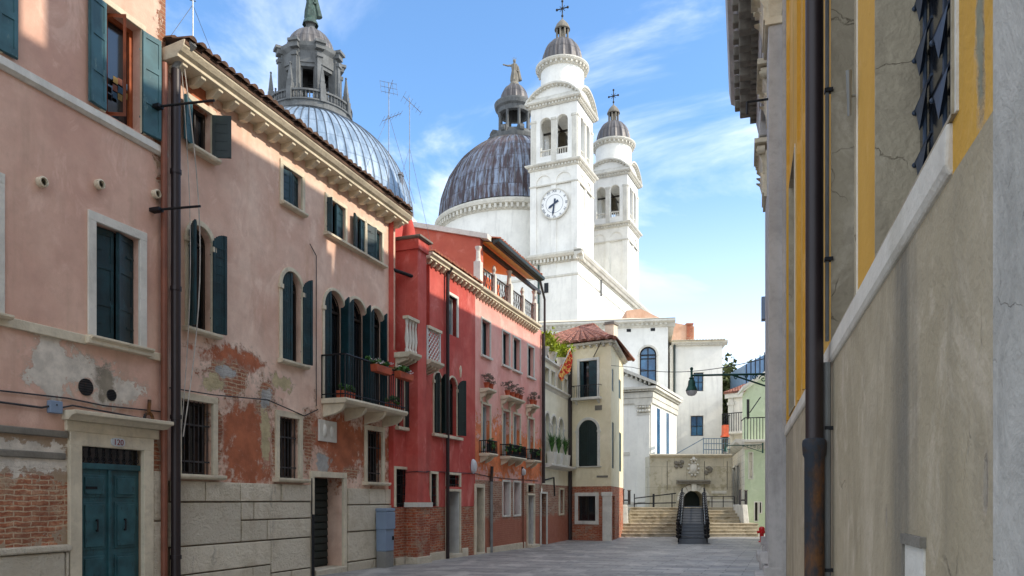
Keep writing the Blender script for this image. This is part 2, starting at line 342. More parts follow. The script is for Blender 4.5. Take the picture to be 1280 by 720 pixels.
def leaf_poly(o, w):
    """height of the leaf top at distance s from the hinge"""
    r = (o['u1']-o['u0'])/2
    if o['arch']:
        zc = o['z1']-r
        return lambda s: zc+math.sqrt(max(0, r*r-(r-min(s, r))**2))
    return lambda s: o['z1']
def shutter(o, side, ang, mat, parent, w=None, slat=.16, yh=-.02, z0=None):
    w = w or (o['u1']-o['u0'])/2; th = .035; top = leaf_poly(o, w); a = math.radians(ang); z0 = o['z0'] if z0 is None else z0
    hx = o['u0'] if side < 0 else o['u1']
    def xf(p):  # p = (s, t, z)
        s, t, z = p; x = s*math.cos(a)+t*math.sin(a); y = -s*math.sin(a)+t*math.cos(a)
        return Vector((hx+x if side < 0 else hx-x, yh+y, z))
    mb = MB(); mb.xf = xf; n = 7 if o['arch'] else 1
    for i in range(n):
        s0, s1 = w*i/n+.004, w*(i+1)/n
        pts = [(s0, z0+.02), (s1, z0+.02), (s1, top(s1)-.015), (s0, top(s0+.02)-.015)]
        mb.add([(x, -th/2, z) for x, z in pts]+[(x, th/2, z) for x, z in pts], [(0,1,2,3),(7,6,5,4),(0,4,5,1),(1,5,6,2),(2,6,7,3),(3,7,4,0)])
    H = top(w*.3)-z0
    k = int(H/slat)
    if slat < .5:
        for j in range(1, k):   # horizontal boards
            zz = z0+j*slat
            if zz < top(.05)-.02: mb.box(.01, w-.01, -th/2-.006, th/2+.006, zz-.008, zz+.008)
    else:
        for fr in ((0, .06), (.30, .36), (.64, .70), (.95, 1.0)):
            mb.box(.01, w-.01, -th/2-.012, th/2+.012, z0+.03+(H-.06)*fr[0], z0+.03+(H-.06)*fr[1])
    for s0 in (.01, w-.06): mb.box(s0, s0+.05, -th/2-.011, th/2+.011, z0+.03, top(s0+.03)-.03 if o['arch'] else o['z1']-.03)
    for fz in (.15, .8): mb.box(-.02, w*.5, -th/2-.016, -th/2-.010, z0+H*fz, z0+H*fz+.03)
    return mb.build('shutter', mat, parent)

def surround(o, w=.13, y0=-.03, y1=.0, mat='stone', parent=None, name='window', bottom=False, key=False):
    mb = MB(); a, b, c, d = o['u0'], o['u1'], o['z0'], o['z1']
    cb = c-(w if bottom else 0)
    if o['arch']:
        r = (b-a)/2; zc = d-r
        mb.box(a-w, a+.003, y0, y1+.02, cb, zc); mb.box(b-.003, b+w, y0, y1+.02, cb, zc)
        i_, o_ = arcpts(o, 14), arcpts(o, 14, w)
        for k in range(14):
            p, q, P, Q = i_[k], i_[k+1], o_[k], o_[k+1]
            mb.add([(p[0],y0,p[1]),(q[0],y0,q[1]),(Q[0],y0,Q[1]),(P[0],y0,P[1]),(p[0],y1+.02,p[1]),(q[0],y1+.02,q[1]),(Q[0],y1+.02,Q[1]),(P[0],y1+.02,P[1])],
                   [(0,1,2,3),(0,4,5,1),(2,6,7,3)])
        mb.box(a-w-.03, a+.01, y0-.03, y1+.02, zc-.1, zc); mb.box(b-.01, b+w+.03, y0-.03, y1+.02, zc-.1, zc)
    else:
        mb.box(a-w, a+.003, y0, y1+.02, cb, d); mb.box(b-.003, b+w, y0, y1+.02, cb, d); mb.box(a-w, b+w, y0-.003, y1+.02, d-.003, d+w)
    if bottom: mb.box(a+.003, b-.003, y0-.003, y1+.02, c-w, c+.003)
    return mb.build(name, mat, parent, bevel=.008)
def sash(o, parent, mat='dark_wood', pane='glass_dark', rev=.2, cols=2, rows=1, t=.05):
    a, b, c, d = o['u0'], o['u1'], o['z0'], o['z1']; y = rev-.07
    mb = MB(); mb.box(a, a+t, y, y+.05, c, d); mb.box(b-t, b, y, y+.05, c, d); mb.box(a+t, b-t, y, y+.05, c, c+t); 
    if not o['arch']: mb.box(a+t, b-t, y, y+.05, d-t, d)
    else:
        zc = d-(b-a)/2; mb.box(a+t, b-t, y-.002, y+.05, zc-t/2, zc+t/2)
        i_, o_ = arcpts(o, 12, -t), arcpts(o, 12)
        for k in range(12): mb.add([(i_[k][0],y,i_[k][1]),(i_[k+1][0],y,i_[k+1][1]),(o_[k+1][0],y,o_[k+1][1]),(o_[k][0],y,o_[k][1])], [(0,1,2,3)])
    for i in range(1, cols): x = a+(b-a)*i/cols; mb.box(x-t*.4, x+t*.4, y-.004, y+.05, c+t, d-t)
    for j in range(1, rows): z = c+(d-c)*j/rows; mb.box(a+t, b-t, y+.001, y+.05, z-t*.35, z+t*.35)
    s = mb.build('frame', mat, parent)
    MB().box(a, b, y+.055, y+.06, c, d).build('pane', pane, parent); return s
def sill(o, parent, over=.14, proj=.14, h=.08, mat='stone', z=None):
    z = o['z0'] if z is None else z
    mb = MB(); mb.prof([(.05, z+.003), (-proj, z-.01), (-proj, z-h*.6), (-proj+.03, z-h), (.05, z-h)], o['u0']-over, o['u1']+over)
    return mb.build('sill', mat, parent, bevel=.006)
def bars(o, parent, n=7, y=.03, mat='iron_rust', r=.011, hz=2):
    mb = MB(); a, b, c, d = o['u0'], o['u1'], o['z0'], o['z1']
    for i in range(n): x = a+(b-a)*(i+.5)/n+random.uniform(-.004, .004); mb.tube((x, y, c), (x+random.uniform(-.006, .006), y, d), r, n=6)
    for j in range(hz): z = c+(d-c)*((j+.35)/hz if hz > 1 else .12); mb.box(a, b, y-.006, y+.006, z-.015, z+.015)
    return mb.build('grille', mat, parent)

def cornice(parent, u0, u1, z, prof, mat='stone', dent=None, bracket_mat=None, name='cornice', ends=True):
    mb = MB(); mb.prof([(y, z+dz) for y, dz in prof], u0, u1)
    if dent:    # (spacing, width, y0, y1, dz0, dz1)
        sp, w, y0, y1, a, b = dent; n = max(1, int((u1-u0)/sp))
        for i in range(n):
            x = u0+(i+.5)*(u1-u0)/n
            mb.prof([(y1, z+b), (y0, z+b), (y0, z+b-(b-a)*.35), (y0+(y1-y0)*.55, z+a), (y1, z+a)], x-w/2, x+w/2)
    return mb.build(name, mat, parent, bevel=.01)

def tiles(parent, u0, u1, ya, za, yb, zb, sp=.2, mat='tile', name='roof', seg=.4, jit=.015):
    """a pitched roof of barrel tiles running from the eave (ya,za) up to (yb,zb)"""
    mb = MB(); mb.quad((u0,ya,za),(u1,ya,za),(u1,yb,zb),(u0,yb,zb)); mb.box(u0, u1, ya+.02, ya+.06, za-.08, za-.002)
    L = math.hypot(yb-ya, zb-za); dy, dz = (yb-ya)/L, (zb-za)/L; n = int((u1-u0)/sp); m = max(1, int(L/seg))
    for i in range(n):
        x = u0+(i+.5)*sp
        for j in range(m):
            s0 = j*seg-.05+random.uniform(-jit, jit); s1 = s0+seg*1.12; xx = x+random.uniform(-jit, jit)*.7
            vs = []
            for s, r, lift in ((s0, sp*.46, .03), (s1, sp*.38, .005)):
                for k in range(6):
                    a = PI*k/5; vs.append((xx-r*math.cos(a), ya+dy*s-dz*(lift+r*.75*math.sin(a)), za+dz*s+dy*(lift+r*.75*math.sin(a))))
            mb.add(vs, [(k, k+1, k+7, k+6) for k in range(5)]+[(0, 5, 4, 3, 2, 1)])
    return mb.build(name, mat, parent, smooth=False)

def foliage(name, mat, parent, c, rad, n, size, seed=1, strap=False, clumps=9):
    rnd = random.Random(seed); mb = MB(); cl = [(Vector((rnd.gauss(0,.5)*rad[0], rnd.gauss(0,.5)*rad[1], rnd.uniform(-.75,.75)*rad[2])), rnd.uniform(.25,.55)) for _ in range(clumps)]
    for _ in range(n):
        cc, k = rnd.choice(cl); d = Vector((rnd.gauss(0,1), rnd.gauss(0,1), rnd.gauss(0,1))).normalized()*rnd.random()**.5
        p = Vector(c)+cc+Vector((d.x*rad[0]*k, d.y*rad[1]*k, d.z*rad[2]*k)); s = size*rnd.uniform(.6, 1.4)
        a = Vector((rnd.gauss(0,1), rnd.gauss(0,1), rnd.gauss(0,.6))).normalized(); b = a.cross(Vector((rnd.gauss(0,1), rnd.gauss(0,1), rnd.gauss(0,1)))).normalized()
        mb.add([p-a*s, p-b*s*.45, p+a*s, p+b*s*.45], [(0,1,2,3)])
    return mb.build(name, mat, parent)
def blades(name, mat, parent, c, n, h, spread, w=.02, seed=1):
    rnd = random.Random(seed); mb = MB()
    for _ in range(n):
        a = rnd.uniform(0, 2*PI); sp = spread*rnd.uniform(.2, 1); hh = h*rnd.uniform(.6, 1.1); p = Vector(c); o = Vector((math.cos(a), math.sin(a), 0)); sd = Vector((-o.y, o.x, 0))*w
        q1 = p+o*sp*.4+Vector((0,0,hh*.6)); q2 = p+o*sp+Vector((0,0,hh*rnd.uniform(.6,1)))
        mb.add([p-sd, p+sd, q1+sd, q1-sd, q2], [(0,1,2,3),(3,2,4)])
    return mb.build(name, mat, parent)

# ------------------------------------------------------------------ ground
def ground():
    t = NT('street paving')
    n = t.n.new('ShaderNodeTexBrick'); rot = t.n.new('ShaderNodeMapping'); t.l.new(t.obj, rot.inputs[0]); rot.inputs['Rotation'].default_value = (0,0,math.radians(19.5))
    t.l.new(rot.outputs[0], n.inputs['Vector']); n.inputs['Scale'].default_value = 1; n.inputs['Brick Width'].default_value = .9; n.inputs['Row Height'].default_value = .42
    n.inputs['Mortar Size'].default_value = .012; n.inputs['Mortar Smooth'].default_value = .3; n.inputs['Bias'].default_value = 0
    t.put(n.inputs['Color1'], rgb(128, 128, 128)); t.put(n.inputs['Color2'], rgb(174, 170, 164)); t.put(n.inputs['Mortar'], rgb(56, 56, 56))
    a = t.noise(.5, 5, .6); b = t.noise(6, 5, .7)
    c = t.mix(t.math('MULTIPLY', t.step(a, .4, .65), .5), n.outputs[0], rgb(120, 117, 112)); c = t.mix(t.math('MULTIPLY', t.step(b, .5, .75), .35), c, rgb(190, 184, 174)); c = t.mix(t.math('MULTIPLY', t.step(t.noise(1.3, 5, .65, t.mapv(1,.35,1)), .52, .62), .4), c, rgb(200, 196, 188))
    c = t.mix(t.math('MULTIPLY', t.step(t.noise(2.4, 6, .7, t.mapv(1,1,1,(4,1,0)), 1.0), .56, .66), .45), c, rgb(70, 70, 68))
    m = t.out(c, t.math('ADD', .28, t.math('MULTIPLY', a, .5)), t.bump(t.math('ADD', t.math('MULTIPLY', n.outputs['Fac'], -1.0), t.math('MULTIPLY', b, .4)), .5, .01))
    mb = MB(); ys = [-60, 0, 12, 15, 18, 21, 24, 27, 30, 60, 400, 3000]; xs = [-3000, -60, -20, 0, 20, 60, 3000]
    for y0, y1 in zip(ys[:-1], ys[1:]):
        for x0, x1 in zip(xs[:-1], xs[1:]): mb.quad((x0,y0,g(y0)),(x1,y0,g(y0)),(x1,y1,g(y1)),(x0,y1,g(y1)))
    tag(mb.build('ground', m), kind='structure')
ground()

# ================================================================== LEFT ROW
K12 = 10200.0
def AB(vp, k, pa, pb):
    r = []
    for p in (pa, pb):
        Y = k/(vp-p); r.append(at(p, Y))
    return F(*r)
f1 = AB(985, K12, 0, 207); f2 = AB(985, K12, 209, 494)
f34 = AB(1000, 10353, 492, 677)

# ---------- house 1
def house1():
    f = f1; P = f.thing('house', 'tall faded pink plaster house with teal double door 120 and an open upper window', 'house')
    z = f.z; u = f.u; top = 13.0
    w2 = op(f, 131, 176, 4, 141); w2['rev'] = .26
    w0 = dict(u0=u(-66), u1=u(-6), z0=w2['z0'], z1=w2['z1'], arch=False)
    w3 = op(f, 119, 174, 277, 421); w4 = dict(u0=u(-62), u1=u(-8), z0=w3['z0'], z1=w3['z1'], arch=False)
    d = op(f, 99, 177, 557, 700); d['z0'] = -.1; d['rev'] = .18
    zones = [('brick', [(u(35), z(35, 640), 1.15, .72), (u(207), z(207,120), .25, 2.2), (u(192), z(192, 575), .16, .35)]),
             (rgb(218, 208, 192), [(u(62), z(62, 455), .42, .5), (u(100), z(100, 462), .4, .3), (u(140), z(140,485), .5, .32), (u(30), z(30,570), 1.1, .25)]),
             (rgb(150, 140, 122), [(u(132), z(132, 478), .22, .25)])]
    mat = plaster('faded pink plaster', rgb(210, 166, 146), rgb(226, 188, 166), rgb(150, 128, 104), zones, (2.55, .25, rgb(160, 138, 112)), .45, .6, .35, .0, .7)
    mb = MB(); e0, e1 = -6.0, f.L
    facade(mb, e0, e1, -.7, top, [w2, w0, w3, w4, d]); body(mb, e0, e1, 0, 9, -.7, top); mb.build('wall', mat, P)
    tiles(P, e0, e1+.1, -.5, top, 4.5, top+1.6, mat='tile_dark')
    # string courses
    zc = z(0, 80)
    MB().prof([(.03, zc+.1), (-.05, zc+.1), (-.07, zc-.02), (-.03, zc-.07), (.03, zc-.07)], e0, e1+.0).build('string_course', 'stone_clean', P, bevel=.006)
    zl = z(0, 400)
    MB().box(e0, u(106), -.05, .02, zl-.08, zl+.06).box(u(106)-.03, u(184), -.12, .02, zl-.06, zl+.05).box(u(184), e1-.08, -.045, .02, zl-.08, zl+.05).build('string_course', 'stone', P, bevel=.01)
    # upper open window
    W = surround(w2, .09, -.025, 0, 'stone', P)
    sash(w2, W, 'wood_orange', 'glass_dark', .24, 1, 1, .07)
    mb = MB(); mb.xf = lambda p: Vector((w2['u0']+.12+p.x*.35, .14-p.x*.75, p.z))   # inner leaf swung outwards a little
    mb.box(0, .06, -.02, .02, w2['z0']+.04, w2['z1']-.05).box(.34, .4, -.02, .02, w2['z0']+.04, w2['z1']-.05).box(.06,.34,-.019,.019,w2['z0']+.04,w2['z0']+.1).box(.06,.34,-.019,.019,w2['z1']-.11,w2['z1']-.05)
    mb.build('casement', 'wood_orange', W)
    for i, (dx, dz, c) in enumerate([(.0,.0,'paper_blue'),(.1,.02,'paper_yellow'),(.0,.12,'paper_red'),(.11,.14,'paper_blue'),(.01,.25,'paper_yellow'),(.1,.27,'paper_red'),(.2,.1,'paper_yellow'),(.2,.25,'paper_blue')]):
        x = w2['u0']+.3+dx; zz = w2['z0']+.42+dz; MB().box(x, x+.09, .163, .168, zz, zz+.1).build('paper_sheet', c, W)
    shutter(w2, -1, 174, 'teal', W, w=u(131)-u(108), slat=.6); shutter(w2, 1, 172, 'teal', W, w=.36, slat=.6)
    MB().box(w2['u1']+.0, w2['u1']+.02, -.03, .0, w2['z0'], w2['z1']).build('jamb_strip', 'green', W)
    W = surround(w0, .09, -.025, 0, 'stone', P); sash(w0, W, 'wood_orange', 'glass_dark'); shutter(w0, 1, 175, 'teal', W, slat=.6, w=u(19)-w0['u1']); shutter(w0, -1, 175, 'teal', W, slat=.6)
    # middle closed-shutter windows
    for w in (w3, w4):
        W = surround(w, .14, -.03, 0, 'stone_clean', P); sash(w, W, rev=.21)
        shutter(w, -1, 7, 'green', W, yh=.15, slat=.6); shutter(w, 1, 16, 'green', W, yh=.15, slat=.6)
        sill(w, W, .18, .16, .07)
    # door
    D = surround(d, .2, -.06, 0, 'stone', P, 'door_surround')
    a, b, c, t = d['u0'], d['u1'], d['z0'], d['z1']; zt = t-.30
    mb = MB().box(a-.25, b+.33, -.05, .01, t+.2, t+.36); mb.prof([(.02,t+.5),(-.28,t+.5),(-.28,t+.44),(-.2,t+.42),(-.13,t+.36),(.02,t+.36)], a-.3, b+.42); mb.build('hood_moulding', 'stone', P, bevel=.01)
    L = MB().box(a, b, .06, .11, c, zt-.03).box(a, b, .02, .12, zt-.04, zt+.05)
    for s0, s1 in ((a, (a+b)/2-.01), ((a+b)/2+.01, b)):
        for z0_, z1_ in ((.2, .75), (.85, 1.58), (1.66, 2.0)):
            L.box(s0+.09, s1-.07, .045, .062, z0_, z1_); L.box(s0+.13, s1-.11, .028, .047, z0_+.04, z1_-.04)
    L.box((a+b)/2-.03, (a+b)/2+.03, .03, .062, c, zt-.04)
    D = L.build('door', 'teal_door', P, bevel=.006)
    MB().box(a+.14, a+.34, .018, .03, 1.78, 1.82).build('letter_slot', 'iron', D)
    for x in (a+.33, b-.32):
        MB().tube((x, .0, 1.30), (x, .0, 1.14), .012).tube((x, 0, 1.3), (x, .03, 1.3), .018).tube((x, 0, 1.14), (x, .03, 1.14), .018).build('handle', 'iron', D)
    T = MB().box(a, b, .10, .12, zt+.05, t).build('transom_pane', 'glass_dark', P)
    mb = MB()
    for i in range(9):
        x = a+(b-a)*(i+.5)/9
        mb.tube((x, .04, zt+.05), (x, .04, t), .008, n=5)
        for s in (-1, 1): mb.path([(x+s*.05*math.sin(q*.8)*(1-q/9), .035, zt+.07+q*.025) for q in range(9)], .007, 4)
    mb.build('transom_grille', 'iron', P)
    # number plate
    pu, pz = u(143), z(143, 553)
    pl = MB(); pts = [(pu+.13*math.copysign(abs(math.cos(q*PI/12))**.6, math.cos(q*PI/12)), pz+.065*math.copysign(abs(math.sin(q*PI/12))**.6, math.sin(q*PI/12))) for q in range(24)]
    pl.prism(pts, -.085, -.06); pl = pl.build('house_number', 'white_plastic', P)
    text('120', .13, (pu, -.089, pz-.045), pl, 'numeral_red')
    # ledge + stone base to the left of the door
    MB().box(e0, a-.22, -.05, .02, 2.52, 2.62).box(e0, a-.24, -.03, .02, 2.2, 2.3).build('ledge', 'stone_dark', P, bevel=.015)
    mb = MB().box(e0, a-.2, -.10, .02, .86, .96); x = e0
    for L_ in (1.4, 1.7, 1.5, 1.25, 1.1, 1.6, 1.4): 
        if x+L_ > a-.2: break
        mb.box(x+.01, x+L_-.01, -.07, .02, .1, .85); x += L_
    mb.box(x+.01, a-.22, -.07, .02, .1, .85); mb.box(e0, a-.2, -.09, .02, -.4, .09)
    mb.build('stone_base', 'stone_block', P, bevel=.03)
    MB().box(b+.21, e1-.02, -.05, .02, -.4, 1.25).build('stone_base', 'stone_block', P, bevel=.03); MB().box(b+.21, e1-.04, -.045, .02, 1.27, 2.1).build('stone_base', 'stone_block', P, bevel=.03)
    # wall vents
    for px, py in ((50, 228), (122, 231), (193, 243)):
        x, zz = u(px), z(px, py); v = MB().lathe(0, 0, [(.001,0),(.075,0),(.075,.08),(.055,.09),(.055,.02)], 16); 
        v.v = [(x+p[0], -p[2]-.001, zz+p[1]) for p in v.v]; V = v.build('vent_pipe', 'stone', P, smooth=True)
        s = MB()
        for q in range(5): s.box(x-.05, x+.05, -.05, -.045, zz-.045+q*.02, zz-.037+q*.02)
        s.build('vent_slats', 'iron', V)
    for px, py, r in ((107, 484, .13), (139, 494, .09)):
        x, zz = u(px), z(px, py); v = MB().lathe(0, 0, [(.001,.012),(r,.012),(r,0)], 20); v.v = [(x+p[0], -p[2]-.001, zz+p[1]) for p in v.v]; V = v.build('vent_grate', 'iron_rust', P)
        s = MB()
        for q in range(7):
            zz2 = zz-r+2*r*(q+.5)/7; hw = math.sqrt(max(0, r*r-(zz2-zz)**2))*.93; s.box(x-hw, x+hw, -.022, -.012, zz2-.006, zz2+.006)
        s.build('vent_slats', 'iron', V)
    x, zz = u(66), z(66, 509)
    B = MB().box(x-.1, x+.1, -.08, 0, zz-.09, zz+.09).build('junction_box', 'greybox', P, bevel=.01); MB().tube((x, -.08, zz+.03), (x, -.084, zz+.03), .012).build('screw', 'iron', B)
    mb = MB(); pts = [(e0, -.02, zz+.16)]
    for i in range(14): pts.append((e0+(e1-e0)*(i+1)/14, -.025, zz+.14+.02*math.sin(i*2.1)))
    mb.path(pts, .012); mb.path([(x+.1, -.04, zz), (x+.3, -.03, zz+.06), (x+1.2, -.03, zz+.02), (x+1.9,-.03, zz-.02), (e1-.2, -.05, zz-.1)], .014); mb.path([(e0, -.02, zz+.02), (x-.2, -.03, zz-.03), (x-.1, -.04, zz)], .016)
    mb.build('wall_cable', 'cable_dark', P)
    mb = MB()
    for rr in (.1, .07): mb.path([(u(183)+rr*math.cos(q*PI/6), -.05, z(183, 523)+rr*math.sin(q*PI/6)) for q in range(13)], .015)
    mb.path([(u(183), -.05, z(183,523)+.1), (u(184), -.05, z(184,500))], .03); mb.build('iron_ring', 'pipe_rust', P)
def text(s, size, loc, parent, matkey, rx=PI/2, rot=0.0, name='numerals', ex=.002):
    cu = bpy.data.curves.new(name, 'FONT'); cu.body = s; cu.size = size; cu.align_x = 'CENTER'; cu.extrude = ex; cu.resolution_u = 3
    to = bpy.data.objects.new(name, cu); C.objects.link(to); dg = bpy.context.evaluated_depsgraph_get(); me = bpy.data.meshes.new_from_object(to.evaluated_get(dg))
    C.objects.unlink(to); bpy.data.objects.remove(to)
    me.transform(Matrix.Translation(loc) @ Matrix.Rotation(rot, 4, 'Y') @ Matrix.Rotation(rx, 4, 'X')); me.materials.clear(); me.materials.append(M[matkey])
    o = bpy.data.objects.new(name, me); C.objects.link(o); o.parent = parent; return o
M['numeral_red'] = paint('red numeral paint', rgb(130, 40, 36), .6)
house1()

# ---------- house 2
def balcony(P, f, pxl, pxr, yl, z0, label=None):
    pass
def house2():
    f = f2; P = f.thing('house', 'long weathered pink house with corbelled cornice, three arched balcony doors and bare stone base', 'house')
    z, u = f.z, f.u; e1 = f.L; top = f.z(230, 49, -.46)-.26
    t1 = op(f, 238, 264, 126, 183); t2 = op(f, 353, 377, 206, 252); t3 = op(f, 408, 431, 246, 291); t4 = op(f, 458, 477, 283, 322); t5 = op(f, 445, 455.5, 274, 312, ptop=445)
    for t in (t4, t5): t['z0'] = t3['z0']; t['z1'] = t3['z1']
    a1 = op(f, 236, 264, 283, 409, True); a2 = op(f, 352, 377, 340, 449, True)
    a3 = op(f, 405, 431, 364, 470, True); a4 = op(f, 433.5, 458, 374, 470, True); a5 = op(f, 461, 480, 386, 470, True)
    zb = a3['z0'] = a4['z0'] = a5['z0'] = z(402, 497)
    r = a3['z1']; 
    g1 = op(f, 225, 265, 498, 592); g2 = op(f, 348, 373, 520, 597); g3 = op(f, 458, 477, 537, 602)
    for q in (g1, g2, g3): q['rev'] = .25
    d = op(f, 391, 428, 596, 716); d['z0'] = -.2; d['rev'] = .55
    ops = [t1, t2, t3, t4, t5, a1, a2, a3, a4, a5, g1, g2, g3, d]
    zones = [(rgb(178, 104, 70), [(u(308), z(308, 555), 1.0, 1.1), (u(462), z(462, 560), 1.6, .8), (u(430), z(430,560), 1.5, 1.0), (u(395), z(395, 545), .9, .5), (u(245), z(245, 112), .6, .35), (u(290), z(290, 448), 1.1, .3)]),
             ('brick', [(u(285), z(285, 475), .7, .34), (u(332), z(332, 492), .35, .4), (u(272), z(272, 540), .14, .7), (u(343), z(343, 560), .12, .5), (u(384), z(384, 552), .3, .6), (u(440), z(440,592), .4, .15)]),
             (rgb(196, 180, 140), [(u(268), z(268, 478), .3, .2), (u(332), z(332, 545), .16, .55), (u(352), z(352, 478), .35, .18)]),
             (rgb(176, 174, 168), [(u(334), z(334, 495), .22, .22), (u(402), z(402, 578), .3, .3), (u(282), z(282,466), .25, .12)])]
    mat = plaster('weathered salmon plaster', rgb(216, 176, 154), rgb(236, 206, 184), rgb(192, 140, 106), zones, None, .45, .6, .4, .0, .5)
    mb = MB(); facade(mb, 0, e1, -.7, top+.3, ops); body(mb, 0, e1, 0, 9, -.7, top+.3); mb.build('wall', mat, P)
    # cornice with corbels, gutter, tile roof
    cz = top
    cornice(P, -.12, e1+.12, cz, [(.0, -.02), (-.34, .0), (-.34, .06), (-.40, .09), (-.46, .16), (-.48, .26), (-.44,.26), (0, .2)], 'stone', (.42, .12, -.3, 0, -.15, -.0))
    tiles(P, -.1, e1+.1, -.5, cz+.27, 5.0, cz+1.5, .2, 'tile_dark', jit=.03)
    def win(o, w=.1, mat='stone', **k):
        W = surround(o, w, -.03, 0, mat, P); sash(o, W, pane=k.get('pane', 'glass_dark'), rev=.21); return W
    # top row
    W = win(t1); sill(t1, W, .1, .16, .09); shutter(t1, -1, 160, 'teal', W, slat=.16); shutter(t1, 1, 116, 'green_black', W, slat=.16, w=.34)
    W = win(t2); sill(t2, W, .1, .12, .08); shutter(t2, -1, 4, 'green', W, yh=.05); shutter(t2, 1, 14, 'green', W, yh=.12)
    W = win(t3, .08); shutter(t3, -1, 75, 'green', W, w=.12); shutter(t3, 1, 10, 'green', W, yh=.08)
    MB().prof([(.05, t3['z0']), (-.13, t3['z0']-.01), (-.13, t3['z0']-.06), (.05, t3['z0']-.09)], t3['u0']-.12, t4['u1']+.12).build('sill', 'stone', W)
    W = win(t5, .06); shutter(t5, -1, 160, 'green_black', W, w=.28); shutter(t5, 1, 6, 'green', W, w=.2, yh=.03)
    W = win(t4, .08); shutter(t4, -1, 20, 'green', W, yh=.05); shutter(t4, 1, 8, 'green', W, yh=.1)
    # arched
    W = win(a1, .1); sill(a1, W, .16, .14, .09); shutter(a1, -1, 112, 'green', W, w=.22); shutter(a1, 1, 163, 'green', W, w=.3)
    W = win(a2, .09); sill(a2, W, .14, .14, .09); shutter(a2, -1, 12, 'green', W, yh=.1, w=.4); shutter(a2, 1, 162, 'green', W, w=.27)
    for a in (a3, a4, a5):
        W = win(a, .07); shutter(a, -1, 14, 'green', W, yh=.05, w=.28 if a is not a5 else .24); shutter(a, 1, 78, 'green', W, yh=.1, w=.26 if a is not a5 else .22)
    # ground floor grated
    for o, n in ((g1, 7), (g2, 6), (g3, 6)):
        W = surround(o, .12, -.04, 0, 'stone', P); sash(o, W, 'dark_wood', 'glass_dark', .24); bars(o, W, n, .06, 'iron_rust', .012, 2); sill(o, W, .2, .18, .09)
    # door
    D = surround(d, .13, -.05, 0, 'stone', P, 'door_surround')
    a, b, c, t = d['u0'], d['u1'], d['z0'], d['z1']
    L = MB().box(a, b, .42, .47, c, t)
    for q in range(13):
        zz = .1+q*.17
        if zz < t-.1: L.prof([(.43, zz+.15), (.39, zz+.13), (.37, zz), (.43, zz)], a+.05, b-.04)
    L = L.build('door', 'green_black', P, bevel=.004); MB().sphere((a+.22, .35, 1.0), .03, 8).build('handle', 'bell_bronze', L)
    MB().box(a-.02, b+.02, -.12, .4, -.2, g(17)+.12).build('doorstep', 'stone_block', P, bevel=.02)
    # relief plaque
    x0, x1, za, zb_ = u(397), u(419), z(397, 551), z(397, 524)
    pl = MB().box(x0, x1, -.05, .0, za, zb_).build('relief_plaque', 'stone_clean', P, bevel=.01)
    mb = MB()
    for cx in (.3, .7):
        xx = x0+(x1-x0)*cx; v = MB().lathe(0, 0, [(.001,.05),(.05,.045),(.09,.02),(.1,0)], 12); v.v = [(xx+p[0]*.8, -.05-p[2], (za+zb_)/2+p[1]*1.6) for p in v.v]; mb.add(v.v, v.f)
    mb.build('relief_shields', 'stone_clean', pl, smooth=True)
    # ashlar base of large rough blocks
    zt = z(220, 600); mb = MB(); rnd = random.Random(3)
    def row(xa, xb, za, zb, cuts):
        xs = [xa]+[xa+(xb-xa)*q for q in cuts]+[xb]
        for p, q in zip(xs[:-1], xs[1:]):
            o_ = rnd.uniform(-.085, -.06); e_ = rnd.uniform(-.02,.02); mb.box(p+.014, q-.014, o_, .02, za+.014, zb-.014)
    ua, ub = .02, a-.16
    L_ = ub-ua; row(ua, ub, 1.58, zt, (.2, .43, .74)); row(ua, ua+.44*L_, .80, 1.58, (.0001,)); row(ua+.44*L_, ua+.53*L_, 1.22, 1.58, ()); row(ua+.44*L_, ua+.63*L_, .80, 1.22, ()); row(ua+.53*L_, ub, 1.22, 1.58, ()); row(ua+.63*L_, ub, .80, 1.22, ()); row(ua, ua+.66*L_, .3, .80, ()); row(ua+.66*L_, ub, .12, .80, ()); row(ua, ua+.52*L_, -.5, .3, ()); row(ua+.52*L_, ua+.66*L_, -.5, .3, ()); row(ua+.66*L_, ub, -.5, .12, (.5,))
    mb.build('stone_base', 'stone_block', P, bevel=.02); mb = MB(); ub2 = e1-.03; ua2 = b+.15
    zt2 = z(450, 610); row(ua2, ub2, 1.5, zt2, (.4, .75)); row(ua2, ub2, .85, 1.5, ()); row(ua2, ub2, .12, .85, ()); row(ua2, ub2, -.5, .12, (.5,))
    mb.build('stone_base', 'stone_block', P, bevel=.02); MB().box(ua, ub, -.028, .02, -.5, zt-.02).box(ua2, ub2, -.028, .02, -.5, zt2-.02).build('joint_mortar', 'joint', P)
    # balcony
    yl = -.62; x0, x1 = u(401), u(508, yl); zs = zb-.02
    B = MB(); B.prof([(0, zs), (yl-.04, zs), (yl-.06, zs-.05), (yl-.02, zs-.12), (0, zs-.12)], x0, x1); B = B.build('balcony', 'stone', P, bevel=.01)
    for q in range(4):
        xx = x0+.12+(x1-x0-.24)*q/3; pr = [(0, zs-.12), (yl+.04, zs-.12), (yl+.05, zs-.16)]+[(yl*.9*math.cos(s*PI/12), zs-.17-.22*math.sin(s*PI/12)) for s in range(1, 6)]+[(0, zs-.42)]
        MB().prof(pr, xx-.055, xx+.055).build('bracket', 'stone', B, bevel=.01)
    R = MB(); zt = zs+.98
    R.path([(x0+.03, -.0, zt), (x0+.03, yl, zt), (x1-.03, yl, zt), (x1-.03, 0, zt)], .022); R.path([(x0+.03, -.0, zs+.09), (x0+.03, yl, zs+.09), (x1-.03, yl, zs+.09), (x1-.03, 0, zs+.09)], .014)
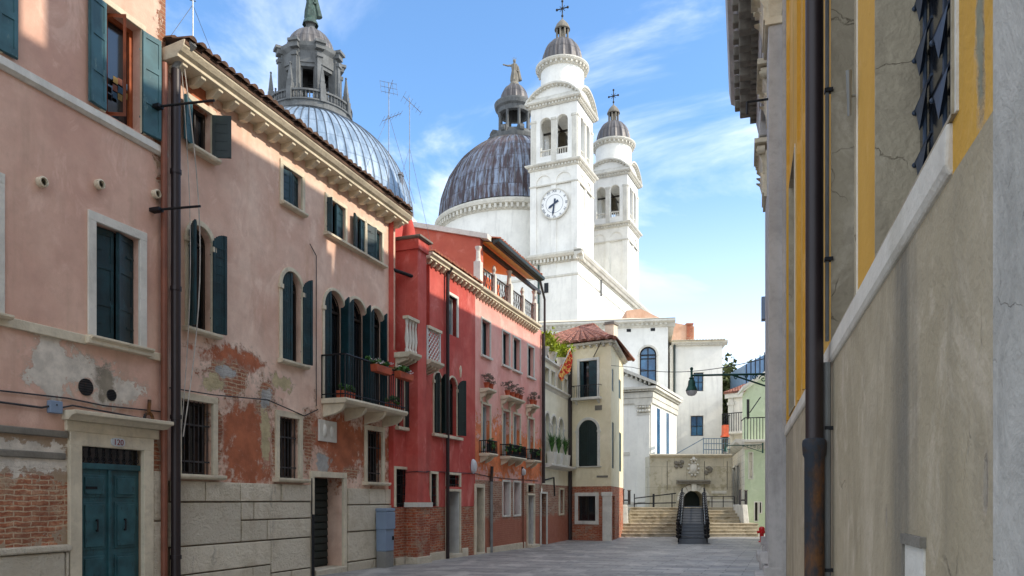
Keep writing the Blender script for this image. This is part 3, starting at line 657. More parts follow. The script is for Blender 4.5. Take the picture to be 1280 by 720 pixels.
    for (xa, ya, xb, yb, n) in ((x0+.03, 0, x0+.03, yl, 5), (x0+.03, yl, x1-.03, yl, 26), (x1-.03, yl, x1-.03, 0, 5)):
        for i in range(n+1): x = xa+(xb-xa)*i/n; y = ya+(yb-ya)*i/n; R.tube((x, y, zs), (x, y, zt), .010 if i % 6 else .018, n=5)
    R.build('railing', 'iron', B)
    h2['bal'] = (x0, x1, yl, zs, zt)
    # drain pipes at the joint with the pink house
    mb = MB().tube((-.16, -.09, cz-.1), (-.16, -.09, g(13)), .055, n=10).build('drainpipe', 'pipe_copper', P, smooth=True)
    mb = MB().tube((.06, -.13, cz-.1), (.06, -.13, g(13)), .08, n=12)
    for q in (0.6, 3.0, 5.2, 7.2): mb.tube((.06, -.13, q), (.06, -.13, q+.07), .095, n=12)
    mb.build('drainpipe', 'pipe_dark', P, smooth=True)
    MB().path([(.06, -.13, cz-.1), (.06, -.25, cz+.08), (.06, -.5, cz+.28)], .075, 10).build('gutter_outlet', 'pipe_grey', P)
    for px, py, L_ in ((197, 136, 1.0), (188, 259, .75)):
        zz = z(px, py)-.05; MB().tube((-.34, -.16, zz), (-.34+L_*.15, -.16-L_, zz+.0), .02, n=6).box(-.4, -.28, -.2, 0, zz-.03, zz+.03).build('iron_bracket', 'iron', P)
    x1p = u(490); MB().tube((u(387), -.09, -.1), (u(387), -.09, 1.3), .035).tube((u(386), -.08, 1.3), (u(386), -.08, 2.1), .012).build('drain_stub', 'iron', P)
    # wires
    W = MB()
    for k, (aa, dd) in enumerate(((.25, .6), (.45, .9))):
        W.path([(.1+aa*math.sin(q/14*PI)*.9, -.2-.05*k, cz+.1-(cz-2.6)*q/14) for q in range(15)], .008+.003*k, 5)
    W.build('hanging_cable', 'cable', P)
    MB().path([(0.02, -.03, z(222, 487)), (u(262), -.1, z(262,494)), (u(330), -.09, z(330, 500)), (u(378), -.05, z(378, 520)), (u(395), -.05, z(395,512))], .012).path([(u(394), -.03, zs-.2), (u(394), -.03, z(394, 320)), (u(386),-.03,z(386,305))], .01).build('wall_cable', 'cable_dark', P)
h2 = {}
house2()

# flower boxes on the balcony rail
def flowerbox(label, loc, rz, w=.55, flowers=True, seed=1):
    t = thing('flower_box', label, 'flower box', loc, rz, 'flower boxes on the iron balcony')
    MB().prism([(-w/2, 0), (w/2, 0), (w/2+.03, .17), (-w/2-.03, .17)], -.09, .09).build('planter', 'terracotta', t, bevel=.01)
    foliage('leaves', 'leaf', t, (0, 0, .24), (w*.5, .12, .11), 260, .045, seed)
    if flowers: foliage('blossoms', 'petal', t, (.0, -.03, .27), (w*.45, .12, .09), 70, .028, seed+9)
x0, x1, yl, zs, zt = h2['bal']
for lab, uu, y, zz, fl, sd in (('terracotta box of white flowers hung outside the rail near the third arch', x0+(x1-x0)*.50, yl-.1, zt-.22, True, 2),
                           ('terracotta box of white flowers hung at the far corner of the balcony rail', x1-.32, yl-.1, zt-.2, True, 3),
                           ('terracotta box of grassy green plants on the near end of the balcony floor', x0+.33, -.45, zs, False, 4),
                           ('small terracotta box of green herbs at the far end of the balcony floor', x1-.45, yl+.15, zs, False, 5)):
    flowerbox(lab, f2.w(uu, y, zz), f2.rz, .7 if fl else .5, fl, sd)

# ---------- red house and salmon-pink house
def cut(pts): return pts
def house3():
    f = f34; P = f.thing('house', 'deep red house with projecting chimney breast and white terrace balconies', 'house')
    z, u = f.z, f.u; e1 = u(594); cz = z(540, 329); uS = u(537)
    w = op(f, 559, 571, 367, 416, pbot=559); r1 = op(f, 496, 505, 448, 533, True); r2 = op(f, 542, 551, 466, 541, True); r3 = op(f, 560, 571, 472, 543, True)
    gr = op(f, 494, 508, 586, 634); g2 = op(f, 538, 545.5, 592, 633); d = op(f, 558, 574, 614, 690); d['z0'] = g(23)-.02; tr = op(f, 558, 574, 593, 608); d['rev'] = .45
    zbk = z(520, 634)
    base = MB(); top = MB()
    mat = plaster('deep red plaster', rgb(188, 72, 62), rgb(206, 104, 92), rgb(150, 76, 66), (), None, .45, .5, .4)
    t = NT('old brick wall'); c, h = brickcol(t, rgb(184, 82, 48), rgb(206, 136, 94), rgb(176, 156, 132)); M['brick'] = t.out(c, .9, t.bump(t.math('MULTIPLY', h, -1.0), .6, .015))
    zT = z(500, 440)    # terrace floor
    facade(top, 0, e1, zbk, zT, [r1, r2, r3, gr, g2, d, tr, w]); 
    # upper part right of the terrace
    facade(top, uS, e1, zT, cz+.1, [w]); body(top, 0, e1, 0, 8, zbk, zT)
    top.quad((uS,0,zT),(uS,0,cz+.1),(uS,3,cz+.1),(uS,3,zT)); top.quad((uS,0,cz+.1),(e1,0,cz+.1),(e1,8,cz+.1),(uS,8,cz+.1))
    yb = .9                                                     # wall at the back of the small terrace
    top.quad((0,yb,zT),(uS,yb,zT),(uS,yb,cz+1.4),(0,yb,cz+1.4)); top.quad((-.0,0,zT),(0,yb,zT),(0,yb,cz+.9),(0,0,cz+.9))
    top.box(0, uS, -.02+yb, yb+3, cz+.6, cz+1.4)
    top.build('wall', mat, P)
    facade(base, 0, e1, -.9, zbk, [gr, d, g2], y=.01); base.build('brick_base', 'brick', P)
    MB().box(0, u(555), -.07, .01, -.9, g(22)+.22).box(u(577), u(584), -.05, .01, -.9, g(24)+.25).build('plinth', 'stone_block', P, bevel=.02)
    # chimney breast
    yl = -.36; xa = u(507.5); xb = u(533, yl); zc = z(522, 298, yl); zf = z(522, 600, yl)
    bw = MB(); bw.box(xa, xb, yl, .02, zf, zc); bw.box(xa-.05, xb+.05, yl-.05, .4, zc-.28, zc-.0)
    xf_, z_ = u(545), z(522, 628, yl); bw.add([(xa, yl, zf), (xb, yl, zf), (xb+.30, yl, z_), (xa-.05, yl, z_), (xa, 0.01, zf), (xb, 0.01, zf), (xb+.30, 0.01, z_), (xa-.05, 0.01, z_)], [(0,1,2,3),(0,3,7,4),(1,5,6,2),(3,2,6,7)])
    bw.box(xa, xb, .02, .4, zT, zc-.28)
    cb = bw.build('chimney', mat, P, bevel=.006)
    MB().box(xa-.08, xb+.34, yl-.03, .02, z_-.13, z_).build('band', 'stone_clean', P)
    MB().box(xa-.03, xb+.28, yl+.03, .0, -.9, z_-.13).build('brick_foot', 'brick', P)
    MB().box(xa-.06, xb+.33, yl-.02, .01, -.9, g(22)+.2).build('plinth', 'stone_block', P, bevel=.02)
    xm = (xa+xb)/2
    MB().box(xa-.12, xb+.14, yl-.14, .5, zc+.02, zc+.08).box(xa-.1,xb+.1,yl-.1,.4,zc,zc+.03).build('chimney_cap', 'stone_dark', cb, bevel=.02)
    MB().lathe(xm, .05, [(.2,zc+.1),(.17,zc+.35),(.1,zc+.62),(.04,zc+.7),(.001,zc+.7)], 12).build('chimney_pot', mat, cb, smooth=True)
    # pipe (stove) behind, struts
    MB().tube((xa-.5, .3, z(500,335)), (xa+.05, -.2, z(500,342)), .05).tube((xb+.1, .2, z(540, 350)), (xb+.45, -.1, z(540,352)), .05).build('terrace_strut', 'iron', P)
    # two little terraces
    for (pa, pb, lat) in ((488, 512, False), (529, 551, True)):
        yy = -.38; x0, x1 = u(pa, yy), u(pb, yy); 
        if not lat: x0 = .02; x1 = xa-.02
        else: x0 = xb+.03
        x1b = x1; zf_ = z(495, 434, yy) 
        B = MB().prof([(.02, zf_), (yy-.12, zf_), (yy-.12, zf_-.07), (yy-.02, zf_-.14), (.02, zf_-.14)], x0-.0, x1b).build('balcony', 'stone', P, bevel=.01)
        n = max(3, int((x1b-x0)/.2)); mb = MB()
        for i in range(n): xx = x0+(i+.5)*(x1b-x0)/n; mb.prof([(.02, zf_-.14), (yy, zf_-.14), (yy+.02, zf_-.2), (.02, zf_-.32)], xx-.035, xx+.035)
        mb.build('dentils', 'stone', B)
        zt_ = zf_+.95; MB().prof([(yy+.12, zt_), (yy-.05, zt_), (yy-.05, zt_-.08), (yy+.12, zt_-.08)], x0, x1b).build('rail', 'stone', B)
        mb = MB()
        if lat:
            m = 5; hh = zt_-.08-zf_; ww = x1b-x0
            for i in range(-m, m+1):
                for sg in (1, -1):
                    for j in range(12):
                        s0, s1 = j/12, (j+1)/12; xa_ = i/m+s0*1.1 if sg > 0 else i/m-s0*1.1+1; xb_ = i/m+s1*1.1 if sg > 0 else i/m-s1*1.1+1
                        if 0 <= xa_ <= 1 and 0 <= xb_ <= 1: mb.tube((x0+xa_*ww, yy+.03, zf_+s0*hh), (x0+xb_*ww, yy+.03, zf_+s1*hh), .018, n=4)
            mb.box(x0, x0+.05, yy, yy+.05, zf_, zt_); mb.box(x1b-.05, x1b, yy, yy+.05, zf_, zt_); mb.build('lattice', 'white_wood', B)
        else:
            for i in range(4): xx = x0+.08+(x1b-x0-.16)*i/3; mb.lathe(xx, yy+.04, [(.05,zf_),(.05,zf_+.08),(.03,zf_+.12),(.06,zf_+.35),(.03,zf_+.7),(.05,zt_-.1),(.05,zt_-.08)], 8)
            mb.build('balusters', 'stone_clean', B, smooth=True)
    # cornice
    cornice(P, uS-.35, u(594), cz, [(.02,-.02),(-.2,0),(-.2,.06),(-.28,.1),(-.28,.16),(.02,.16)], 'stone', (.3,.1,-.17,0,-.13,-.01))
    tiles(P, uS-.3, e1, -.26, cz+.17, 4, cz+.55, .2, 'tile')
    # windows
    W = surround(w, .09, -.03, 0, 'stone_clean', P); sash(w, W, 'white_wood', 'glass_curtain', .21)
    for o, sh in ((r1, ((1, 160, .34),)), (r2, ((-1, 20, .2), (1, 60, .2))), (r3, ((1, 160, .36), (-1, 165, .26)))):
        W = surround(o, .06, -.03, 0, 'stone', P); sash(o, W, rev=.21)
        for s, a, wd in sh: shutter(o, s, a, 'green_black', W, w=wd, yh=-.04)
    for a_, b_ in ((r1['u0']-.1, xa-.01), (r2['u0']-.12, r3['u1']+.25)):
        MB().box(a_, b_, -.12, .02, r2['z0']-.1, r2['z0']-.01).build('sill', 'stone', P, bevel=.01)
    for o in (gr, g2): W = surround(o, .07, -.04, 0, 'stone', P); sash(o, W); bars(o, W, 5, .02, 'iron', .012, 4)
    W = surround(tr, .07, -.045, 0, 'stone', P); sash(tr, W); bars(tr, W, 5, .02, 'iron', .012, 2)
    D = surround(d, .07, -.045, 0, 'stone', P, 'door_surround'); a, b = d['u0'], d['u1']
    L = MB().box(a, b, .38, .42, d['z0'], d['z1']).box(a+.08, a+.3, .36, .385, .1, .9).box(a+.4, b-.1, .36, .385, .1, .9).box(a+.08, b-.1, .36, .385, 1.05, 1.6).build('door', 'green_black', P); MB().sphere((a+.3, .34, .95), .03, 6).build('handle', 'bell_bronze', L)
    MB().box(b-.03, b-.001, .0, .38, d['z0'], d['z1']).build('door_reveal', 'white_wood', P)
    MB().box(a-.06, b+.06, -.1, .36, -.6, g(23)+.1).build('doorstep', 'stone_block', P, bevel=.01)
    # drainpipe
    x = u(556); MB().tube((x, -.1, cz-.05), (x, -.1, g(23)), .055, n=10).tube((x,-.1,cz-.1),(x,-.25,cz+.1),.05,n=8).build('drainpipe', 'pipe_dark', P, smooth=True)
    MB().prism([(u(575), z(575,457)), (u(575)+.06, z(575,462)), (u(575), z(575,468)-.1), (u(575)-.06, z(575,462))], -.04, 0).build('relief_plaque', 'stone', P)
    MB().path([(.02, -.02, z(492,583)), (xa-.02, -.02, z(505,590)), (xa-.02, yl-.02, z(505,588,yl)), (xb+.02, yl-.02, z(530,590,yl)), (xb+.02, -.02, z(540,590)), (e1, -.02, z(594,592))], .012).build('wall_cable', 'cable_dark', P)
def house4():
    f = f34; P = f.thing('house', 'salmon pink house with brick ground floor and a columned roof loggia', 'house')
    z, u = f.z, f.u; e0, e1 = u(594)+.004, f.L; cz = z(594, 363)
    tops = [op(f, a, b, t, bb) for a, b, t, bb in ((602,612.3,397,442),(628,636.5,413,455),(641.5,649.8,421,462),(659.5,667,432,470))]
    mids = [op(f, a, b, t, bb) for a, b, t, bb in ((602.5,612.5,503,565),(628.3,637,512,570),(641.8,650,518,575),(659.8,667,523,578))]
    for m in mids: m['z1'] = sum(q['z1'] for q in mids)/4; m['z0'] = z(602, 566)
    for m in tops: m['z1'] = sum(q['z1'] for q in tops)/4; m['z0'] = sum(q['z0'] for q in tops)/4
    gw = [op(f, a, b, 602, 644) for a, b in ((628.5,637),(642,650))]
    for m in gw: m['z1'] = gw[0]['z1']; m['z0'] = gw[0]['z0']
    d1 = dict(u0=e0+.02-.0, u1=u(603), z0=-.3, z1=z(590, 609), arch=False, rev=.5); d2 = op(f, 659, 667, 619, 680); d2['z0'] = -.3; d2['rev'] = .45; tr = op(f, 659, 667, 606, 615.5)
    zb = z(600, 600)
    mat = plaster('salmon plaster', rgb(226, 154, 142), rgb(236, 182, 168), rgb(204, 130, 112), ((rgb(228, 132, 84), [(u(620), 3.4, 3.2, 1.1), (u(660), 3.3, 3, 1.0)]),), None, .2, .5)
    mb = MB(); facade(mb, e0, e1, zb, cz+.1, tops+mids+[o for o in [d1, tr] if o['z1'] > zb]+gw); body(mb, e0, e1, 0, 8, zb, cz+.1); mb.build('wall', mat, P)
    t = NT('pale patched brick'); c, h = brickcol(t, rgb(168, 108, 82), rgb(196, 152, 122), rgb(186, 170, 150)); c = t.mix(t.step(t.math('ADD', t.Z, t.math('MULTIPLY', t.noise(1.2, 4), .8)), 1.45, 1.25), c, t.mix(t.noise(4, 5), rgb(150, 84, 62), rgb(180, 120, 96))); M['brick2'] = t.out(c, .9, t.bump(t.math('MULTIPLY', h, -1.0), .5, .015))
    mb = MB(); facade(mb, e0, e1, -.9, zb, gw+[d1, d2, tr], y=.005); mb.build('brick_base', 'brick2', P)
    MB().box(u(608), u(656), -.05, .0, -.9, g(27)+.2).build('plinth', 'stone_block', P, bevel=.015)
    cornice(P, e0, u(677, -.3), cz-.06, [(.02,-.02),(-.22,0),(-.22,.06),(-.3,.1),(-.32,.18),(.02,.18)], 'stone', (.26,.1,-.19,0,-.15,-.01))
    for o in tops: W = surround(o, .07, -.03, 0, 'stone_clean', P); sash(o, W, 'green_black', 'glass_curtain', .21); MB().box(o['u0']-.1, o['u1']+.1, -.09, .02, o['z0']-.07, o['z0']-.002).build('sill', 'stone_clean', W)
    for o in mids: W = surround(o, .08, -.03, 0, 'stone', P); sash(o, W, 'white_wood', 'glass_curtain', .21)
    # hoods over first-floor windows and balconies below
    h4['hood'] = []
    for (pa, pb) in ((600, 619), (626, 655), (657.5, 673)):
        x0, x1 = u(pa)-.05, u(pb, -.3)+.05; zt = mids[0]['z1']+.5
        hd = MB().prof([(.0, zt), (-.34, zt), (-.34, zt-.07), (-.24, zt-.12), (0, zt-.14)], x0, x1).build('window_hood', 'stone', P, bevel=.01)
        n = 2 if pb-pa < 25 else 3
        for i in range(n): xx = x0+.1+(x1-x0-.2)*i/(n-1); MB().prof([(0, zt-.14), (-.22, zt-.14), (-.16, zt-.25), (-.05, zt-.32), (-.06, zt-.44), (0, zt-.46)], xx-.06, xx+.06).build('bracket', 'stone', hd)
        h4['hood'].append((x0, x1, zt))
        zf = mids[0]['z0']-.02; yy = -.4; x1 = u(pb+3, -.4)
        B = MB().prof([(0, zf), (yy, zf), (yy-.02, zf-.05), (yy+.04, zf-.1), (0, zf-.1)], x0-.05, x1+.05).build('balcony', 'stone', P, bevel=.01)
        for i in range(n): xx = x0+.1+(x1-x0-.2)*i/(n-1); MB().prof([(0, zf-.1), (yy+.1, zf-.1), (yy*.5, zf-.22), (0, zf-.32)], xx-.06, xx+.06).build('bracket', 'stone', B)
        R = MB(); pts = [(x0-.02, 0), (x0-.02, yy+.03), (x1+.02, yy+.03), (x1+.02, 0)]
        for (a_, b_), (c_, d_) in zip(pts[:-1], pts[1:]):
            R.tube((a_, b_, zf+.42), (c_, d_, zf+.42), .018, n=5); R.tube((a_, b_, zf+.05), (c_, d_, zf+.05), .012, n=5); k = max(2, int(math.hypot(c_-a_, d_-b_)/.07))
            for i in range(k+1): R.tube((a_+(c_-a_)*i/k, b_+(d_-b_)*i/k, zf), (a_+(c_-a_)*i/k, b_+(d_-b_)*i/k, zf+.42), .012, n=4)
        R.build('railing', 'iron', B); MB().box(x0+.03, x1-.03, yy+.06, yy+.16, zf+.04, zf+.33).build('planter_trough', 'green_black', B)
        h4.setdefault('bal', []).append((x0, x1, yy, zf))
    for o in gw: W = surround(o, .07, -.03, 0, 'stone_clean', P, bottom=True); sash(o, W, 'white_wood', 'glass_curtain', .3); MB().box(o['u1']-.02,o['u1']-.001,0,.2,o['z0'],o['z1']).build('reveal', 'white_wood', W)
    for o in (d1, d2):
        surround(o, .12 if o is d1 else .07, -.05, 0, 'stone', P, 'door_surround'); a, b = o['u0'], o['u1']
        L = MB().box(a, b, .4, .44, -.3, o['z1'])
        for q in range(5): L.box(a+(b-a)*q/5+.03, a+(b-a)*(q+1)/5-.03, .375, .405, .0, o['z1']-.1)
        L = L.build('door', 'green_black', P); MB().sphere((a+.2, .36, .9), .03, 6).build('handle', 'bell_bronze', L)
        MB().box(b-.02, b-.001, 0, .39, -.3, o['z1']).build('door_reveal', 'white_wood' if o is d2 else 'stone', P)
        MB().box(a-.1, b+.1, -.25 if o is d2 else -.08, .36, -.7, -.14).build('doorstep', 'stone_block', P, bevel=.01)
    W = surround(tr, .06, -.045, 0, 'stone', P); sash(tr, W)
    MB().tube((u(612), -.07, g(26)), (u(612), -.07, z(612,602)), .055, n=8).build('drainpipe', 'pipe_grey', P, smooth=True); MB().tube((u(612), -.07, z(612,602)), (u(612), -.09, z(612,583)), .06, n=8).build('drainpipe_collar', 'pipe_rust', P, smooth=True)
    MB().tube((u(652.5), -.05, g(28)), (u(652.5), -.05, z(652,592)), .03, n=6).build('conduit', 'pipe_copper', P)
    x = u(676); MB().tube((x, -.12, cz-.05), (x, -.12, z(676,604)), .07, n=8).build('drainpipe', 'pipe_dark', P, smooth=True)
    MB().path([(e0, -.02, z(594, 592)), (u(612), -.02, z(612,596)), (u(640), -.02, z(640,599)), (u(672), -.02, z(672,601))], .012).build('wall_cable', 'cable_dark', P)
    # ---- roof loggia
    zr = z(604, 287, -.5); x0 = u(597, .15); er = u(678, -.5); zfl = cz+.16
    back = MB(); back.quad((x0, 1.9, zfl-.3), (e1, 1.9, zfl-.3), (e1, 1.9, zr+.4), (x0, 1.9, zr+.4)); back.box(x0, e1, .12, 1.9, zfl-.1, zfl-.02)
    ridge = zr+1.35
    # side wall facing the viewer, sloping up to the ridge
    sw = MB(); s0 = x0; 
    sw.add([(s0, .05, zfl-.4), (s0, 4.6, zfl-.4), (s0, 4.6, ridge), (s0, .05, zr+.12), (s0+.25, .05, zfl-.4), (s0+.25, 4.6, zfl-.4), (s0+.25, 4.6, ridge), (s0+.25, .05, zr+.12)],
           [(0,3,2,1),(4,5,6,7),(0,4,7,3),(3,7,6,2)])
    m2 = plaster('brick orange plaster', rgb(190, 96, 76), rgb(202, 112, 88), rgb(150, 80, 64), (), None, .3); sw.build('side_wall', m2, P)
    back.build('loggia_wall', plaster('orange loggia plaster', rgb(214, 96, 52), rgb(222, 112, 64), rgb(190, 84, 52)), P)
    sw = MB(); sw.add([(s0-.1, -.25, zr+.05), (s0-.1, 4.7, ridge+.03), (s0-.1, 4.7, ridge+.2), (s0-.1, -.25, zr+.22), (s0+.3, -.25, zr+.05), (s0+.3, 4.7, ridge+.03), (s0+.3, 4.7, ridge+.2), (s0+.3, -.25, zr+.22)],
           [(0,3,2,1),(4,5,6,7),(0,4,7,3),(3,7,6,2),(0,1,5,4)]); sw.build('coping', 'stone_clean', P)
    MB().quad((s0+.25, -.35, zr+.0), (er, -.35, zr+.0), (er, 3, zr+.85), (s0+.25, 3, zr+.85)).build('loggia_ceiling', 'wood_ceiling', P)
    tiles(P, s0+.25, er, -.5, zr+.12, 4.6, ridge+.16, .2, 'tile')
    MB().box(s0+.2, er-.02, -.42, -.32, zr-.05, zr+.1).box(s0+.2, e1, .02, .14, zr-.16, zr-.02).build('eave_beam', 'dark_wood', P)
    MB().prof([(-.6, zr+.1), (-.43, zr+.06), (-.43, zr-.02), (-.58, zr-.0)], s0+.15, er+.03).build('gutter', 'green_black', P)
    MB().tube((er, -.4, zr), (e1-.05, -.15, zr-.4), .05).tube((e1-.05, -.15, zr-.4), (e1-.05, -.15, cz), .05).build('drainpipe', 'pipe_dark', P)
    cols = [u(598.5, .1), u(618, .1), u(637, .1), u(653.5, .1), u(668.5, .1)]
    for i, x in enumerate(cols):
        if i in (0, 2, 4): MB().box(x-.12, x+.12, .0, .24, zfl, zfl+.95).lathe(x, .12, [(.11,zfl+.95),(.08,zfl+1.05),(.07,zr-.3),(.11,zr-.2),(.12,zr-.16)], 10).build('column', 'stone_clean', P, smooth=False)
        else: MB().box(x-.08, x+.08, .04, .2, zfl, zfl+.9).lathe(x, .12, [(.08,zfl+.9),(.05,zfl+.98),(.09,zfl+1.08),(.04,zfl+1.22),(.001,zfl+1.26)], 8).build('railing_post', 'stone_clean', P)
    R = MB(); R.tube((cols[0], .12, zfl+.85), (e1, .12, zfl+.85), .025, n=5); R.tube((cols[0], .12, zfl+.1), (e1, .12, zfl+.1), .015, n=5)
    n = int((e1-cols[0])/.24)
    for i in range(n):
        x = cols[0]+(i+.5)*(e1-cols[0])/n
        for s in (-1, 1): R.path([(x+s*.1*math.sin(q*PI/4), .12, zfl+.1+.75*q/8) for q in range(9)], .010, 4)
        R.tube((x-.12,.12,zfl+.1),(x-.12,.12,zfl+.85),.01,n=4)
    R.build('railing', 'iron_rust', P)
    MB().lathe(e1-.9, 1.2, [(.3,zfl),(.3,zfl+1.2),(.0001,zfl+1.25)], 10).build('water_tank', 'white_plastic', P)
h4 = {}
house3(); house4()
# pots on the hoods and balconies
def small_plant(label, f, uu, y, zz, kind, group, seed):
    t = thing('flower_pot', label, 'plant pot', f.w(uu, y, zz), 0, group)
    MB().lathe(0, 0, [(.001,0),(.07,0),(.1,.17),(.11,.17),(.11,.2),(.085,.2),(.08,.16)], 10).build('pot', 'terracotta', t, smooth=True)
    if kind == 'dry': foliage('stems', 'dry_twig', t, (0,0,.36), (.17,.17,.17), 170, .04, seed)
    else: foliage('leaves', 'leaf', t, (0,0,.33), (.2,.2,.18), 130, .05, seed)
    return t
places = [(0,.22,'nearest pair, its left pot'),(0,.72,'nearest pair, its right pot'),(1,.12,'long middle hood, first pot'),(1,.40,'long middle hood, second pot'),(1,.66,'long middle hood, third pot'),(1,.9,'long middle hood, fourth pot'),(2,.25,'far hood, its left pot'),(2,.7,'far hood, its right pot')]
for k, (i, fr, txt) in enumerate(places):
    x0, x1, zt = h4['hood'][i]; small_plant('dry spiky plant in a terracotta pot on the '+txt, f34, x0+(x1-x0)*fr, -.2, zt, 'dry', 'dried plants on the window hoods', 20+k)
bals = [(0,.4,'nearest'),(1,.15,'long middle'),(1,.62,'long middle'),(2,.4,'farthest')]
for k, (i, fr, txt) in enumerate(bals):
    x0, x1, yy, zf = h4['bal'][i]; small_plant('leafy green pot plant behind the rail of the %s small balcony%s' % (txt, ', right part' if k == 2 else ', left part' if k == 1 else ''), f34, x0+(x1-x0)*fr, -.28, zf, 'green', 'green pots on the small balconies', 40+k)

# ---------- small white house with arches
E4 = Vector(f34.w(f34.L, 0, 0)[:2])
f5 = F((E4.x+.03, E4.y+.02), at(711, 36.4))
def house5():
    f = f5; P = f.thing('house', 'narrow white house with three arched windows and a planted roof balustrade', 'house')
    z, u = f.z, f.u; e1 = f.L; zt = z(680, 449); zl = z(680, 480)
    ar = [op(f, a, b, t, 566, True) for a, b, t in ((680.5,686.5,515),(689,695,520),(698,704,524))]
    for o in ar: o['z1'] = sum(q['z1'] for q in ar)/3; o['z0'] = z(680.5, 566)
    lo = [op(f, a, b, 457, 478) for a, b in ((680.5,686),(688.5,693.5),(697,702),(705,709))]
    for o in lo: o['z0'] = zl+.15; o['z1'] = zt-.3; o['rev'] = .4
    d = op(f, 676, 683, 617, 680); d['z0'] = -.35; d['rev'] = .3; w = op(f, 699, 704, 612, 642); zb = z(690, 606)
    mat = plaster('cream white plaster', rgb(228, 220, 192), rgb(236, 230, 206), rgb(200, 190, 160), (), None, .2)
    mb = MB(); facade(mb, 0, e1, zb, zt, ar+lo+[w] if w['z1'] > zb else ar+lo); body(mb, 0, e1, 0, 6, zb, zt); mb.build('wall', mat, P)
    mb = MB(); facade(mb, 0, e1, -.9, zb, [d, w], y=.005); mb.build('brick_base', 'brick2', P)
    MB().prof([(.02, zl+.08), (-.14, zl+.06), (-.14, zl), (-.06, zl-.05), (.02, zl-.22)], 0, e1).build('string_course', 'stone_clean', P)
    MB().prof([(.1, zt+.1), (-.1, zt+.1), (-.12, zt+.02), (.02, zt-.06)], 0, e1).build('parapet', 'stone_clean', P)
    for o in lo: W = surround(o, .04, -.03, 0, 'stone_clean', P); MB().box(o['u0'], o['u1'], .35, .36, o['z0'], o['z1']).build('pane', 'glass_dark', W)
    for i, o in enumerate(ar):
        W = surround(o, .09, -.04, 0, 'stone_clean', P); sash(o, W, 'white_wood', 'glass_curtain', .21)
    zf = ar[0]['z0']-.45
    MB().prof([(.02, zf), (-.4, zf), (-.4, zf-.08), (-.28, zf-.14), (.02, zf-.2)], .1, e1-.15).build('balcony', 'stone_clean', P)
    surround(d, .08, -.04, 0, 'stone_clean', P, 'door_surround'); MB().box(d['u0'], d['u1'], .2, .24, -.4, d['z1']).box(d['u0']+.1, d['u1']-.1, .18, .21, .1, 1.0).box(d['u0']+.1, d['u1']-.1, .18, .21, 1.1, 1.7).build('door', 'green', P)
    W = surround(w, .08, -.04, 0, 'stone', P, bottom=True); sash(w, W, 'white_wood', 'glass_curtain')
    MB().tube((e1-.05, -.1, z(709,432)), (e1-.05, -.1, g(36)), .07, n=8).build('drainpipe', 'pipe_dark', P, smooth=True)
    MB().path([(u(680),-.05,z(680,600)),(u(691),-.05,z(691,597)),(u(692),-.05,z(692,620))], .03).build('conduit', 'iron', P)
    for i, o in enumerate(ar):
        x = (o['u0']+o['u1'])/2; t = thing('planter', ('white square planter of spiky reeds under the %s arch of the white house' % ('nearest', 'middle', 'farthest')[i]), 'planter', f.w(x, -.22, zf), f.rz, 'white planters below the arches')
        MB().add([(-.17,-.15,0),(.17,-.15,0),(.17,.15,0),(-.17,.15,0),(-.24,-.18,.5),(.24,-.18,.5),(.24,.18,.5),(-.24,.18,.5)], [(0,3,2,1),(4,5,6,7),(0,1,5,4),(1,2,6,5),(2,3,7,6),(3,0,4,7)]).build('pot', 'stone_clean', t, bevel=.02)
        blades('reeds', 'leaf', t, (0,0,.48), 70, 1.0, .42, .018, 60+i)
    for i, (x, lab) in enumerate(((.45, 'bushy yellow green plant in a white urn at the near end of the roof parapet'), (1.7, 'tall yellow green plant in a white urn at the middle of the roof parapet'), (3.1, 'drooping yellow green plant in a white urn at the far end of the roof parapet'))):
        t = thing('urn_plant', lab, 'potted plant', f.w(x, .02, zt+.1), 0, 'plants on the roof parapet')
        MB().lathe(0, 0, [(.001,0),(.13,0),(.1,.06),(.16,.2),(.2,.42),(.22,.45),(.16,.45)], 12).build('pot', 'stone_clean', t, smooth=True)
        foliage('leaves', 'leaf_yellow', t, (0,0,.7), (.42,.4,.42), 420, .07, 80+i, clumps=14); blades('long_leaves', 'leaf_yellow', t, (0,0,.4), 60, .9, .7, .03, 90+i)
house5()
